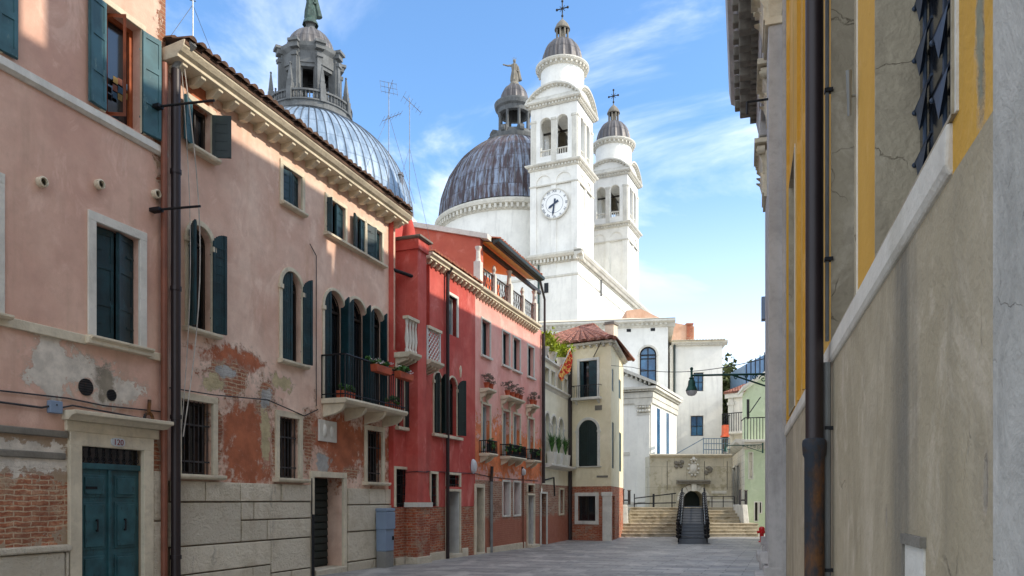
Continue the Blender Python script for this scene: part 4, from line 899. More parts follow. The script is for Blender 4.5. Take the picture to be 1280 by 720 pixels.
# ---------- corner house with red hip roof
E5 = Vector(f5.w(f5.L, 0, 0)[:2])
f6 = F((E5.x+.05, E5.y), at(764, 35.3)); 
Y6 = 35.3; k6 = (884-764)*Y6
f6s = F(at(764, Y6), at(779, k6/(884-779)))
def house6():
    f = f6; P = f.thing('house', 'cream corner house with brick base, red hipped tile roof and a shuttered arched window', 'house')
    z, u = f.z, f.u; e1 = f.L; top = z(714, 434)
    a = op(f, 724.5, 746.5, 452, 498); b = op(f, 723.5, 747, 525, 583, True); w = op(f, 722.5, 744.5, 620, 651); zb = z(735, 608); a['rev'] = b['rev'] = .2
    mat = plaster('cream plaster', rgb(228, 214, 176), rgb(236, 224, 192), rgb(196, 176, 136), (), None, .2)
    mb = MB(); facade(mb, 0, e1, zb, top, [a, b]); D = 10.0
    # side wall in its own frame
    s = f6s; Ls = s.L
    def loc(uu, yy):    # side-frame point to front-frame coordinates
        p = Vector(s.w(uu, yy, 0)[:2])-f.o; return p.dot(f.ex), p.dot(f.ey)
    sx, sy = loc(Ls, 0); bx, by = loc(Ls, 6)
    ms = MB(); so = [op(s, 773.5, 776, 473, 497), op(s, 765, 767, 460, 488), op(s, 765, 767.5, 527, 585), op(s, 774, 776.5, 540, 589)]
    def sxf(p): q = loc(p.x, p.y); return Vector((q[0], q[1], p.z))
    ms.xf = sxf; facade(ms, 0, Ls, zb, top, so); mb.add(ms.v, ms.f)
    mb.quad((sx,sy,zb),(bx,by,zb),(bx,by,top),(sx,sy,top)); mb.quad((0,0,zb),(0,0,top),(0,6,top),(0,6,zb)); mb.add([(0,0,top),(e1,0,top),(sx,sy,top),(bx,by,top),(0,6,top)], [(0,1,2,3,4)])
    mb.build('wall', mat, P)
    mb = MB(); facade(mb, 0, e1, -.9, zb, [w], y=.004); m3 = MB(); m3.xf = sxf; sd = op(s, 766, 768.5, 620, 679); sd['z0'] = -.3; facade(m3, .0, Ls, -.9, zb, [sd], y=.004); mb.add(m3.v, m3.f)
    mb.build('brick_base', 'brick', P)
    for o, sh in ((so[0], 1), (so[1], 1), (so[2], 1), (so[3], 1)):
        q = MB(); q.xf = sxf; q.box(o['u0'], o['u1'], .02, .06, o['z0'], o['z1']); q.build('window', 'green', P)
    q = MB(); q.xf = sxf; q.box(sd['u0'], sd['u1'], .1, .14, sd['z0'], sd['z1']); q.build('door', 'green_black', P)
    cornice(P, -.05, e1+.15, top-.02, [(.02,0),(-.2,.02),(-.22,.12),(.02,.12)], 'stone_clean', (.3,.1,-.15,0,-.12,0))
    q = MB(); q.xf = sxf; q.prof([(.02, top-.02), (-.2, top), (-.22, top+.1), (.02, top+.1)], -.15, Ls+.2); n = 12
    for i in range(n): x = Ls*(i+.5)/n; q.box(x-.05, x+.05, -.15, 0, top-.14, top-.02)
    q.build('cornice', 'stone_clean', P)
    # hipped roof with tile ridges
    A_ = Vector((-3.4, -.35, top+.12)); B_ = Vector((e1+.35, -.35, top+.12)); cx, cy = loc(Ls+.3, -.35); Cc = Vector((cx+.2, cy, top+.12)); D_ = Vector((-3.4, cy, top+.12)); R0 = Vector((-1.1, 3.4, top+1.75)); R1 = Vector((-.3, cy*.6, top+1.75))
    mb = MB(); mb.add([A_, B_, R0], [(0,1,2)]); mb.add([B_, Cc, R1, R0], [(0,1,2,3)]); mb.add([D_, A_, R0, R1], [(0,1,2,3)]); mb.add([Cc, D_, R1], [(0,1,2)])
    def ribs(E0, E1, T0, T1, n):
        nrm = (E1-E0).cross(T0-E0).normalized()
        for i in range(n):
            t = (i+.5)/n; p = E0.lerp(E1, t); q = T0.lerp(T1, t); L = (q-p).length; m = max(2, int(L/.38)); d = (q-p).normalized(); sd = d.cross(nrm)
            for j in range(m):
                a0 = p+d*(L*j/m-.03)+nrm*.02; a1 = p+d*(L*(j+1)/m)
                r0 = (E1-E0).length/n*.42*(1-(j/m)*(1-(T1-T0).length/(E1-E0).length)); r1 = r0*.85; vs = []
                for c_, r in ((a0, r0), (a1, r1)):
                    for k in range(5): g_ = PI*k/4; vs.append(c_-sd*r*math.cos(g_)+nrm*r*.7*math.sin(g_))
                mb.add(vs, [(k, k+1, k+6, k+5) for k in range(4)]+[(0,4,3,2,1)])
    ribs(A_, B_, R0, R0+Vector((.02,0,0)), 13); ribs(B_, Cc, R0, R1, 26)
    mb.tube(A_, R0, .09, n=6).tube(B_, R0, .09, n=6).tube(R0, R1, .09, n=6).tube(Cc, R1, .09, n=6)
    mb.build('roof', 'tile_red', P)
    # windows
    W = surround(a, .12, -.03, 0, 'stone_clean', P); sash(a, W, 'dark_wood', 'glass_dark', .2, 2); shutter(a, -1, 8, 'green', W, yh=.06, w=.2); shutter(a, 1, 8, 'green', W, yh=.06, w=.42)
    zf = a['z0']; B = MB().box(a['u0']-.3, a['u1']+.25, -.32, .02, zf-.12, zf-.002).build('balcony', 'stone_clean', P, bevel=.01)
    for x in (a['u0']-.15, a['u1']+.1): MB().prof([(0, zf-.12), (-.22, zf-.12), (-.1, zf-.22), (0, zf-.3)], x-.05, x+.05).build('bracket', 'stone_clean', B)
    R = MB(); x0, x1 = a['u0']-.27, a['u1']+.22
    for k in range(13): x = x0+(x1-x0)*k/12; R.path([(x, -.28, zf), (x+.03*math.sin(k), -.31, zf+.25), (x, -.28, zf+.55)], .011, 4)
    R.path([(x0, 0, zf+.55), (x0, -.28, zf+.55), (x1, -.28, zf+.55), (x1, 0, zf+.55)], .016, 5); R.build('railing', 'iron_rust', B)
    W = surround(b, .13, -.04, 0, 'stone_clean', P); sash(b, W); shutter(b, -1, 3, 'green_black', W, yh=.03); shutter(b, 1, 3, 'green_black', W, yh=.03); sill(b, W, .2, .08, .06, 'stone_clean')
    W = surround(w, .16, -.04, 0, 'stone_clean', P, bottom=True); sash(w, W, 'dark_wood', 'glass_dark')
    x0 = u(753.5); MB().box(x0, e1+.02, -.05, .03, -.9, z(753, 620)).box(x0-.04, e1+.05, -.08, .03, z(753,620), z(753,615)).build('stone_pier', 'stone_clean', P, bevel=.01)
    MB().box(u(744), u(752.5), -.03, 0, z(744, 513), z(744,507)).build('relief_plaque', 'stone_dark', P)
    MB().box(u(746), u(760), -.02, 0, z(746, 597), z(746,594.5)).build('name_strip', 'stone_dark', P)
    MB().tube((.06, -.12, top), (.06, -.12, -.3), .07, n=8).build('drainpipe', 'pipe_dark', P, smooth=True)
    MB().tube((u(742), .0, z(742,446)), (u(757), -.5, z(757,430)), .02).build('awning_rod', 'iron_rust', P)
    # chimney behind
    q = Vector(at(764, 39.5))-f.o; cx_, cy_ = q.dot(f.ex), q.dot(f.ey); zt_ = CH+(HY-403)/FX*39.5
    X = MB().box(cx_-.24, cx_+.24, cy_-.24, cy_+.24, top-.5, zt_-.15).build('chimney', 'stone', P); MB().box(cx_-.3, cx_+.3, cy_-.3, cy_+.3, zt_-.15, zt_-.08).box(cx_-.26, cx_+.26, cy_-.26, cy_+.26, zt_-.06, zt_).build('chimney_cap', 'stone_dark', X)
house6()
# flag
def flag():
    f = f5; x = f.L*.42; t = thing('flag', 'red and gold flag hanging from a pole on the white house', 'flag', f.w(x, -.1, f.z(690, 470)), f.rz)
    MB().tube((0,0,0), (.6,-.5,1.35), .02).build('pole', 'white_wood', t)
    mb = MB(); n = 12
    def P_(a, b): q = .25+.75*a; return (.6*q+.03*math.sin(b*7+a*5), -.5*q+.08*math.sin(a*9+b*4), 1.35*q-.95*b*(.55+.45*a))
    for i in range(n):
        for j in range(n): mb.quad(P_(i/n,j/n), P_((i+1)/n,j/n), P_((i+1)/n,(j+1)/n), P_(i/n,(j+1)/n))
    c = mb.build('cloth', 'flag_red', t, smooth=True); s = c.modifiers.new('s', 'SOLIDIFY'); s.thickness = .01
    mb = MB()
    for i in (2, 4, 6, 8, 10):
        for j in range(2, 11):
            if (i*j) % 5 in (1, 2): p, q, r, w = P_(i/n,j/n), P_((i+.7)/n,j/n), P_((i+.7)/n,(j+.8)/n), P_(i/n,(j+.8)/n); mb.quad(*[(a[0]+.012, a[1]-.018, a[2]) for a in (p,q,r,w)])
    mb.build('emblem', 'flag_gold', c)
flag()

# ================================================================== CHURCH
RZ = math.radians(-24.0)
def ribbed(mb, cx, cy, prof, nr, sub, dep, w=1):
    mb.lathe(cx, cy, prof, nr*sub, mod=lambda i: 1+dep if i % sub < w else 1.0)
def bell_tower():
    t = thing('bell_tower', 'white bell tower carrying the round clock, nearer of the two', 'bell tower', (4.79, 73.1, 0), RZ, 'twin white bell towers')
    h = 2.35
    mb = MB(); mb.box(-h+.12, h-.12, -h+.12, h-.12, 20, 32.4)
    for sx in (-1, 1):      # corner and centre pilasters
        for sy in (-1, 1): mb.box(sx*h-.62*(sx > 0), sx*h+.62*(sx < 0), sy*h-.62*(sy > 0), sy*h+.62*(sy < 0), 20, 31.95)
    for s in (-1, 1): mb.box(-.25, .25, s*h-.25*(s > 0), s*h+.25*(s < 0), 20, 31.95); mb.box(s*h-.25*(s > 0), s*h+.25*(s < 0), -.25, .25, 20, 31.95)
    for s in (-1, 1):       # arched heads of the blind panels
        for axis in (0, 1):
            for c in (-.99, .99):
                n = 10; r = .74
                for k in range(n):
                    a0, a1 = PI*k/n, PI*(k+1)/n; p = [(c-r*math.cos(a0), 31.1+r*math.sin(a0)), (c-r*math.cos(a1), 31.1+r*math.sin(a1)), (c-r*math.cos(a1), 31.95), (c-r*math.cos(a0), 31.95)]
                    d0 = s*(h-.02); vs = [((x, d0, z) if axis == 0 else (d0, x, z)) for x, z in p]+[((x, d0-s*.2, z) if axis == 0 else (d0-s*.2, x, z)) for x, z in p]
                    mb.add(vs, [(0,1,2,3),(0,4,5,1)])
    mb.box(-h-.001, h+.001, -h-.001, h+.001, 31.93, 32.34)
    mb.build('shaft', 'church_white', t)
    def ring(z0, prof, name='cornice', dent=None, hh=h):
        m = MB()
        for (o, a), (o2, b) in zip(prof[:-1], prof[1:]):
            p = hh+o; q = hh+o2; m.add([(-p,-p,z0+a),(p,-p,z0+a),(p,p,z0+a),(-p,p,z0+a),(-q,-q,z0+b),(q,-q,z0+b),(q,q,z0+b),(-q,q,z0+b)], [(0,1,5,4),(1,2,6,5),(2,3,7,6),(3,0,4,7)])
        q = hh+prof[-1][0]; m.quad((-q,-q,z0+prof[-1][1]), (q,-q,z0+prof[-1][1]), (q,q,z0+prof[-1][1]), (-q,q,z0+prof[-1][1]))
        if dent:
            n = 15
            for i in range(n):
                x = -hh+2*hh*(i+.5)/n
                for s in (-1, 1): m.box(x-.08, x+.08, s*(hh+.01), s*(hh+.24), z0+dent[0], z0+dent[1]); m.box(s*(hh+.01), s*(hh+.24), x-.08, x+.08, z0+dent[0], z0+dent[1])
        return m.build(name, 'church_trim', t)
    ring(32.3, [(0,0),(.12,.05),(.12,.3),(.3,.34),(.4,.45),(.4,.55),(0,.62)], dent=(.12,.3)); ring(30.8, [(0,0),(.07,.02),(.07,.14),(0,.16)], 'string_course')
    # belfry with two arches per side
    z0, z1 = 32.85, 38.2; b = MB(); hb = h-.06
    ops = [dict(u0=c-.56, u1=c+.56, z0=33.6, z1=37.2, arch=True, rev=.4) for c in (-.82, .82)]
    for k in range(4):
        m = MB(); R_ = Matrix.Rotation(k*PI/2, 3, 'Z'); m.xf = lambda p, R_=R_: R_ @ p
        us = [-hb+.004]+[q for o in ops for q in (o['u0'], o['u1'])]+[hb-.004]
        for i in range(0, 5, 2): m.box(us[i], us[i+1], -hb, -hb+.4, z0, 37.0 if True else z1)
        for o in ops:
            m.box(o['u0'], o['u1'], -hb+.001, -hb+.4, z0, o['z0']); ap = arcpts(o, 12)
            for p, q in zip(ap[:-1], ap[1:]): m.add([(p[0],-hb,p[1]),(q[0],-hb,q[1]),(q[0],-hb,37.8),(p[0],-hb,37.8),(p[0],-hb+.4,p[1]),(q[0],-hb+.4,q[1]),(q[0],-hb+.4,37.8),(p[0],-hb+.4,37.8)], [(0,1,2,3),(0,4,5,1),(4,7,6,5)])
        for i in range(0, 5, 2): m.box(us[i], us[i+1], -hb, -hb+.4, 37.0, 37.8)
        b.add(m.v, m.f)
    b.box(-hb, hb, -hb, hb, 37.8, z1); b.build('belfry', 'church_white', t)
    m = MB()
    for k in range(4):
        R_ = Matrix.Rotation(k*PI/2, 3, 'Z'); m.xf = lambda p, R_=R_: R_ @ p
        for x in (-2.0, 0, 2.0): m.box(x-.215, x+.215, -hb-.06, -hb, z0, 36.85); m.box(x-.265, x+.265, -hb-.11, -hb+.01, 36.85, 37.05)
        for c in (-.82, .82): 
            for q in range(5): m.tube((c-.45+.9*q/4, -hb+.2, 33.6), (c-.45+.9*q/4, -hb+.2, 34.15), .05, n=6)
            m.box(c-.56, c+.56, -hb+.12, -hb+.28, 34.15, 34.25)
    m.build('belfry_pilasters', 'church_trim', t)
    ring(38.15, [(0,0),(.12,.05),(.12,.26),(.32,.3),(.4,.4),(.4,.48),(0,.5)], dent=(.08,.26))
    # four segmental pediments
    m = MB(); md = MB()
    for k in range(4):
        R_ = Matrix.Rotation(k*PI/2, 3, 'Z'); m.xf = md.xf = lambda p, R_=R_: R_ @ p; n = 16; W_ = h+.38; H_ = 1.55
        rr = (W_*W_+H_*H_)/(2*H_); zc = 38.62+H_-rr; a0 = math.asin(W_/rr)
        P_ = [(rr*math.sin(-a0+2*a0*i/n), zc+rr*math.cos(-a0+2*a0*i/n)) for i in range(n+1)]
        for (x0, za), (x1, zb) in zip(P_[:-1], P_[1:]):
            m.add([(x0,-h,38.6),(x1,-h,38.6),(x1,-h,zb-.1),(x0,-h,za-.1)], [(0,1,2,3)])
            md.add([(x0,-h-.38,za),(x1,-h-.38,zb),(x1,-h-.38,zb-.16),(x0,-h-.38,za-.16),(x0,0,za),(x1,0,zb),(x1,-h,zb-.3),(x0,-h,za-.3)], [(0,1,2,3),(0,4,5,1),(3,2,6,7)])
        for i in range(1, n): x, z = P_[i]; md.box(x-.08, x+.08, -h-.25, -h+.02, z-.36, z-.14)
    m.build('pediment', 'church_white', t); md.build('pediment_cornice', 'church_trim', t)
    # round drum, ribbed cupola, little lantern, cross
    MB().lathe(0, 0, [(2.05,39.5),(2.05,42.15)], 40).build('drum', 'church_white', t, smooth=True)
    m = MB().lathe(0, 0, [(2.05,42.1),(2.2,42.15),(2.2,42.35),(2.45,42.42),(2.55,42.55),(2.55,42.66),(1.9,42.8)], 40)
    for i in range(30): a = 2*PI*i/30; m.xf = lambda p, a=a: Matrix.Rotation(a, 3, 'Z') @ p; m.box(2.1, 2.4, -.09, .09, 42.18, 42.4)
    m.build('drum_cornice', 'church_trim', t)
    m = MB(); prof = [(1.92*math.cos(q*PI/20)**.8 if q < 10 else .5, 42.7+2.75*math.sin(q*PI/20)) for q in range(9)]; prof = [(max(r, .55), z) for r, z in prof]; ribbed(m, 0, 0, prof, 16, 4, .055); m.build('cupola', 'lead_grey', t, smooth=False)
    m = MB().lathe(0, 0, [(.75,45.1),(.72,45.3),(.6,45.35)], 16).lathe(0, 0, [(.62,46.35),(.75,46.4),(.72,46.55),(.55,46.9),(.3,47.2),(.08,47.4),(.05,47.6),(.001,47.6)], 16)
    for i in range(8): a = 2*PI*i/8; m.tube((.55*math.cos(a), .55*math.sin(a), 45.3), (.55*math.cos(a), .55*math.sin(a), 46.4), .09, n=6)
    m.lathe(0, 0, [(.25,45.3),(.25,46.4)], 8); m.build('lantern', 'stone_dark', t)
    m = MB().tube((0,0,47.5), (0,0,49.1), .055).tube((-.5,0,48.45), (.5,0,48.45), .055)
    for p in ((-.55,0,48.45),(.55,0,48.45),(0,0,49.15),(0,0,47.75)): m.sphere(p, .12, 6)
    for sx in (-1, 1):
        for sz in (-1, 1): m.tube((0,0,48.45), (sx*.25,0,48.45+sz*.25), .03, n=4)
    m.build('cross', 'cross_iron', t)
    bl = MB().lathe(0, 0, [(.1,36.7),(.36,36.5),(.48,35.8),(.62,35.2),(.78,35.0),(.001,35.02)], 16); o = bl.build('bell', 'bell_bronze', t, smooth=True)
    MB().box(-1.95, 1.95, -.08, .08, 36.7, 36.85).box(-.08, .08, -1.95, 1.95, 36.7, 36.84).build('bell_beam', 'dark_wood', t)
    return t
T1 = bell_tower()
T2 = copy_tree(T1); T2['label'] = 'white bell tower without a clock, standing farther back on the right'; T2.location = (11.75, 88.9, 0)
# clock on the nearer tower
def clock():
    ck = MB(); R = 1.33; zc = 29.0; y = -2.37; lx = .12
    def disc(r0, r1, ya, yb, n=48):
        m = MB().lathe(0, 0, [(r0,yb-ya),(r1,yb-ya),(r1,0)] if r0 > .01 else [(.001,yb-ya),(r1,yb-ya),(r1,0)], n); m.v = [(lx+p[0], ya-p[2]+(0), zc+p[1]) for p in m.v]; return m
    o = disc(.001, R, y, y+.06).build('clock', 'clock_face', T1)
    disc(R*.97, R*1.06, y, y+.1).build('rim', 'church_trim', o); disc(R*.62, R*.64, y-.0, y+.065).build('inner_ring', 'clock_hand', o)
    for i, s in enumerate(['XII','I','II','III','IV','V','VI','VII','VIII','IX','X','XI']):
        a = i*PI/6; text(s, .36, (lx+.8*R*math.sin(a)-.0, y-.075, zc+.8*R*math.cos(a)-.0), o, 'clock_hand', PI/2, a, 'numeral', .004)
    for ang, L_, w in ((math.radians(238), .62, .07), (math.radians(189), .98, .055)):
        m = MB(); dx, dz = math.sin(ang), math.cos(ang); nx, nz = dz, -dx
        pts = [(-dx*.45-nx*w*1.6, -dz*.45-nz*w*1.6), (-dx*.45+nx*w*1.6, -dz*.45+nz*w*1.6), (nx*w, nz*w), (dx*L_*.8+nx*w*1.5, dz*L_*.8+nz*w*1.5), (dx*L_*1.15, dz*L_*1.15), (dx*L_*.8-nx*w*1.5, dz*L_*.8-nz*w*1.5), (-nx*w, -nz*w)]
        m.prism([(lx+p[0], zc+p[1]) for p in pts], y-.13, y-.1); m.build('hand', 'clock_hand', o)
clock()

def statue(t, name, z0, H, mat, arm=True):
    """draped standing figure on a small globe-like plinth"""
    m = MB(); k = H/2.7
    m.lathe(0, 0, [(.55*k,z0),(.5*k,z0+.2*k),(.38*k,z0+.35*k),(.42*k,z0+.5*k)], 10)
    m.lathe(0, 0, [(.42*k,z0+.5*k),(.40*k,z0+.9*k),(.30*k,z0+1.4*k),(.27*k,z0+1.62*k),(.33*k,z0+1.95*k),(.30*k,z0+2.15*k),(.12*k,z0+2.27*k),(.10*k,z0+2.35*k)], 14, mod=lambda i: 1+.09*math.sin(i*2.7), sq=.8)
    m.lathe(0, 0, [(.001,z0+2.3*k),(.12*k,z0+2.38*k),(.155*k,z0+2.5*k),(.13*k,z0+2.63*k),(.001,z0+2.7*k)], 10)
    if arm:
        m.tube((-.28*k,0,z0+2.05*k), (-.7*k,-.1*k,z0+1.95*k), .11*k, .08*k); m.tube((-.7*k,-.1*k,z0+1.95*k), (-1.05*k,-.15*k,z0+2.0*k), .08*k, .06*k); m.sphere((-1.1*k,-.15*k,z0+2.01*k), .08*k, 6)
        m.tube((.28*k,0,z0+2.05*k), (.45*k,.1*k,z0+1.6*k), .11*k, .09*k); m.tube((.45*k,.1*k,z0+1.6*k), (.25*k,-.2*k,z0+1.45*k), .09*k, .07*k)
        m.tube((.3*k,0.1*k,z0+2.0*k),(.55*k,.2*k,z0+.7*k),.16*k,.25*k)
    for i in range(8): a = 2*PI*i/8; m.tube((.12*k*math.cos(a),.12*k*math.sin(a),z0+2.68*k), (.2*k*math.cos(a),.2*k*math.sin(a),z0+2.8*k), .015, n=4)
    o = m.build(name, mat, t, smooth=True); return o

def great_dome():
    X, Y = at(388, 90); t = thing('church_dome', 'huge silver ribbed dome with a columned stone lantern above the pink house roof', 'dome', (X, Y, 0), .15)
    zc = 34.3; R = 12.0
    m = MB(); prof = [(R*math.cos(a)+0, zc+12.0*math.sin(a)) for a in [i*(PI/2-.36)/26 for i in range(27)]]; ribbed(m, 0, 0, prof, 72, 6, .006)
    m.build('dome_shell', 'lead_silver', t)
    m = MB()
    for i in range(72):
        a = 2*PI*i/72; pts = [((r+.03)*math.cos(a), (r+.03)*math.sin(a), z+.02) for r, z in prof[::2]]; m.path(pts, .075, 4)
    m.build('seam_ribs', leadmat('dark seam lead', rgb(60,68,78), rgb(84,94,104), rgb(62,66,72), 10, .5), t)
    MB().lathe(0, 0, [(12.2,18),(12.2,32.9),(12.7,33.1),(12.8,33.7),(12.3,33.9),(12.1,34.3),(11.9,34.3)], 48).build('drum', 'church_white', t, smooth=False)
    # dormer
    m = MB()
    for a in (-.42, -.42+PI/2, -.42-PI/2):
        m.xf = lambda p, a=a: Matrix.Rotation(a, 3, 'Z') @ p; m.box(10.2, 11.6, -.35, .35, 37.4, 38.4); m.prof([( -.45,38.4),(.45,38.4),(0,38.8)], 9.8, 11.7)
    m.build('dormer', 'lead_grey', t)
    # balustrade ring
    m = MB().lathe(0, 0, [(4.3,46.6),(4.75,46.9),(4.75,47.5),(4.9,47.55),(4.9,47.7),(4.2,47.7)], 48).lathe(0, 0, [(4.55,48.55),(4.85,48.55),(4.85,48.75),(4.55,48.75),(4.55,48.55)], 48); m.build('gallery', 'lantern_stone', t)
    m = MB()
    for i in range(72):
        a = 2*PI*i/72; m.lathe(4.7*math.cos(a), 4.7*math.sin(a), [(.07,47.7),(.05,47.8),(.11,48.0),(.05,48.35),(.07,48.55)], 5)
    m.build('balusters', 'lantern_stone', t)
    m = MB(); sc = MB()
    for i in range(8):
        a = 2*PI*(i+.5)/8; Rm = Matrix.Rotation(a, 3, 'Z'); ob = MB(); m.xf = ob.xf = sc.xf = lambda p, Rm=Rm: Rm @ p
        m.box(4.5, 5.0, -.3, .3, 47.5, 48.95)                                         # gallery pier
        m.box(2.55, 3.45, -.42, .42, 47.7, 53.9); m.box(3.4, 3.7, -.28, .28, 47.7, 53.4)   # pier with half column
        m.box(3.35, 3.85, -.36, .36, 53.1, 53.5); m.box(3.3, 3.9, -.5, .5, 54.0, 54.6); m.box(3.3, 4.15, -.62, .62, 54.55, 54.85)
        for q in range(8):                                                            # volute buttress
            b0 = q*PI/14; r0 = 1.15; sc.box(3.6+ (1-math.sin(b0))*.9-.05, 3.75+(1-math.sin(b0))*.9+.15, -.2, .2, 47.7+q*.22, 47.95+q*.22)
        sc.tube((4.3, -.24, 48.5), (4.3, .24, 48.5), .42, n=12)
        r = 4.55; ob.box(r-.3, r+.3, -.3, .3, 48.95, 49.6); ob.box(r-.22, r+.22, -.22, .22, 49.6, 49.85)
        ob.add([(r-.24,-.24,49.8),(r+.24,-.24,49.8),(r+.24,.24,49.8),(r-.24,.24,49.8),(r-.07,-.07,51.6),(r+.07,-.07,51.6),(r+.07,.07,51.6),(r-.07,.07,51.6)], [(0,1,5,4),(1,2,6,5),(2,3,7,6),(3,0,4,7),(4,5,6,7)]); ob.sphere((r,0,51.75), .13, 6); ob.build('obelisk', 'lantern_stone', t)
    m.build('lantern_piers', 'lantern_stone', t); sc.build('volutes', 'lantern_stone', t)
    MB().lathe(0, 0, [(3.0,52.6),(3.35,52.6),(3.4,53.9),(3.75,54.3),(3.85,54.7),(2.8,54.95),(2.4,54.95)], 8, PI/8, 2*PI+PI/8).build('entablature', 'lantern_stone', t)
    MB().lathe(0, 0, [(2.5,52.2),(3.2,52.2),(3.2,53),(2.5,53)], 8, PI/8, 2*PI+PI/8).build('arch_ring', 'lantern_stone', t)
    m = MB(); prof = [(2.75*math.cos(q*PI/20), 54.9+3.1*math.sin(q*PI/20)) for q in range(10)]; ribbed(m, 0, 0, prof, 24, 4, .03, 2); m.build('cupola', 'lead_grey', t)
    MB().lathe(0, 0, [(.8,57.8),(.55,58.1),(.5,58.7),(.65,58.8),(.5,59.0)], 12).build('pedestal', 'lantern_stone', t)
    statue(t, 'statue', 58.6, 4.6, 'bronze')
    for o in t.children:
        if o.name.split('.')[0] not in ('dome_shell', 'drum', 'seam_ribs', 'dormer'): o.location.z = -1.3
great_dome()

def small_dome():
    X, Y = at(643, 82); t = thing('church_dome', 'smaller purple brown weathered dome with round lantern and statue, left of the clock tower', 'dome', (X, Y, 0), .1)
    R = 8.0; zc = 31.0
    m = MB(); prof = []
    for i in range(31):
        a = i*(PI/2-.3)/30; st = .0 if i % 3 else .04; prof.append((R*math.cos(a)+st, zc+8.9*math.sin(a)))
    ribbed(m, 0, 0, prof, 64, 4, .006); m.build('dome_shell', 'lead_purple', t); m = MB()
    for i in range(64): a = 2*PI*(i+.0)/64; m.path([((r+.05)*math.cos(a), (r+.05)*math.sin(a), z) for r, z in prof[::2]], .045, 4)
    m.build('seams', 'lead_grey', t)
    m = MB().lathe(0, 0, [(7.9,18),(7.9,29.9)], 48); m.build('drum', 'church_white', t, smooth=True)
    m = MB().lathe(0, 0, [(7.9,29.7),(8.05,29.8),(8.05,30.2),(8.4,30.3),(8.5,30.55),(8.5,30.7),(7.9,31.0)], 64)
    for i in range(96): a = 2*PI*i/96; m.xf = lambda p, a=a: Matrix.Rotation(a, 3, 'Z') @ p; m.box(8.0, 8.35, -.12, .12, 29.85, 30.25)
    m.build('cornice', 'church_trim', t)
    m = MB().lathe(0, 0, [(2.9,40.4),(3.0,40.9),(2.3,41.2),(2.1,41.7),(2.0,41.75),(1.2,41.8)], 32)
    for i in range(8):
        a = 2*PI*i/8+.2; m.xf = lambda p, a=a: Matrix.Rotation(a, 3, 'Z') @ p; m.box(1.8, 2.5, -.3, .3, 41.0, 41.9); m.tube((2.35,-.22,41.5),(2.35,.22,41.5), .35, n=10)
    m.build('lantern_base', 'lantern_stone', t)
    m = MB()
    for i in range(8): a = 2*PI*i/8+.2; m.lathe(1.6*math.cos(a), 1.6*math.sin(a), [(.22,41.8),(.17,41.95),(.15,43.7),(.22,43.9)], 8)
    m.build('lantern_columns', 'lantern_stone', t, smooth=True)
    m = MB().lathe(0, 0, [(1.3,43.8),(1.75,43.85),(1.8,44.3),(2.05,44.45),(2.15,44.8),(2.15,44.95),(1.5,45.1)], 32).lathe(0,0,[(1.3,43.8),(1.3,45)],24); m.build('lantern_entablature', 'lantern_stone', t)
    m = MB(); prof = [(1.5*math.cos(q*PI/20)**.9, 45.05+2.1*math.sin(q*PI/20)) for q in range(10)]; ribbed(m, 0, 0, prof, 16, 4, .04); m.build('cupola', 'lead_grey', t)
    statue(t, 'statue', 47.0, 2.9, 'stone_dark')
    for o in t.children:
        if o.name.split('.')[0] not in ('dome_shell', 'drum', 'cornice', 'seams'): o.location.z = -1.15
small_dome()

def church_body():
    C0 = (5.98, 70.0); t = thing('church', 'white walled choir block of the church below the clock tower', 'church', (C0[0], C0[1], 0), RZ)
    mb = MB().box(-22, 0, .05, 26, -1, 23.6).box(-22, -.02, .0, .06, 8, 23); mb.build('wall', 'church_white', t)
    m = MB(); prof = [(.1,-.5),(-.1,-.45),(-.1,-.1),(-.4,0),(-.55,.2),(-.55,.38),(.2,.6)]
    m.prof([(y, 24+z) for y, z in prof], -22, .55); m.add([(.1-0*1, 0, 0)]*0, [])
    ms = MB(); ms.xf = lambda p: Vector((-p.y, p.x, p.z)); ms.prof([(y, 24+z) for y, z in prof], -.55, 26)
    for i in range(62): x = -22+22.3*(i+.5)/62; m.box(x-.09, x+.09, -.34, .0, 23.62, 23.95)
    for i in range(70): x = 26*(i+.5)/70; ms.box(x-.09, x+.09, -.34, .0, 23.62, 23.95)
    m.add(ms.v, ms.f); m.box(-22, 0.1, 0.1, 26, 23.5, 24.5); m.build('cornice', 'church_trim', t)
    MB().prof([(0,22.2),(-.06,22.25),(-.06,22.4),(0,22.45)], -22, .05).build('string_course', 'church_trim', t)
    w = MB(); w.xf = lambda p: Vector((-p.y, p.x, p.z)); w.prof([(0,22.2),(-.06,22.25),(-.06,22.4),(0,22.45)], -.05, 26); w.build('string_course', 'church_trim', t)
    fl = F(C0, (C0[0]+math.cos(RZ), C0[1]+math.sin(RZ)))
    # niche with lantern slot, drainpipes
    x, zz = fl.u(683), fl.z(683, 360); MB().box(x-.2, x+.2, -.06, .02, zz-.45, zz+.45).build('niche_slot', 'iron', t)
    x = fl.u(674); MB().tube((x, -.15, 23.5), (x, -.15, 6), .1, n=8).build('drainpipe', 'bronze', t)
    MB().tube((.2, 21, 23.4), (.45, 21, 22.6), .14).tube((.45, 21, 22.6), (.15, 20.2, 21.6), .14).tube((.15,20.2,21.6),(.15,20.2,8), .14).tube((.2, 6.5, 23.4), (.2, 6.5, 21.8), .1).build('drainpipe', 'lantern_stone', t)
    x = 6.0; MB().box(.0, .06, x-.3, x+.3, 14.2, 15.8).build('niche_slot', 'terracotta', t)
    # body under the great dome
    X, Y = at(388, 90); 
church_body()

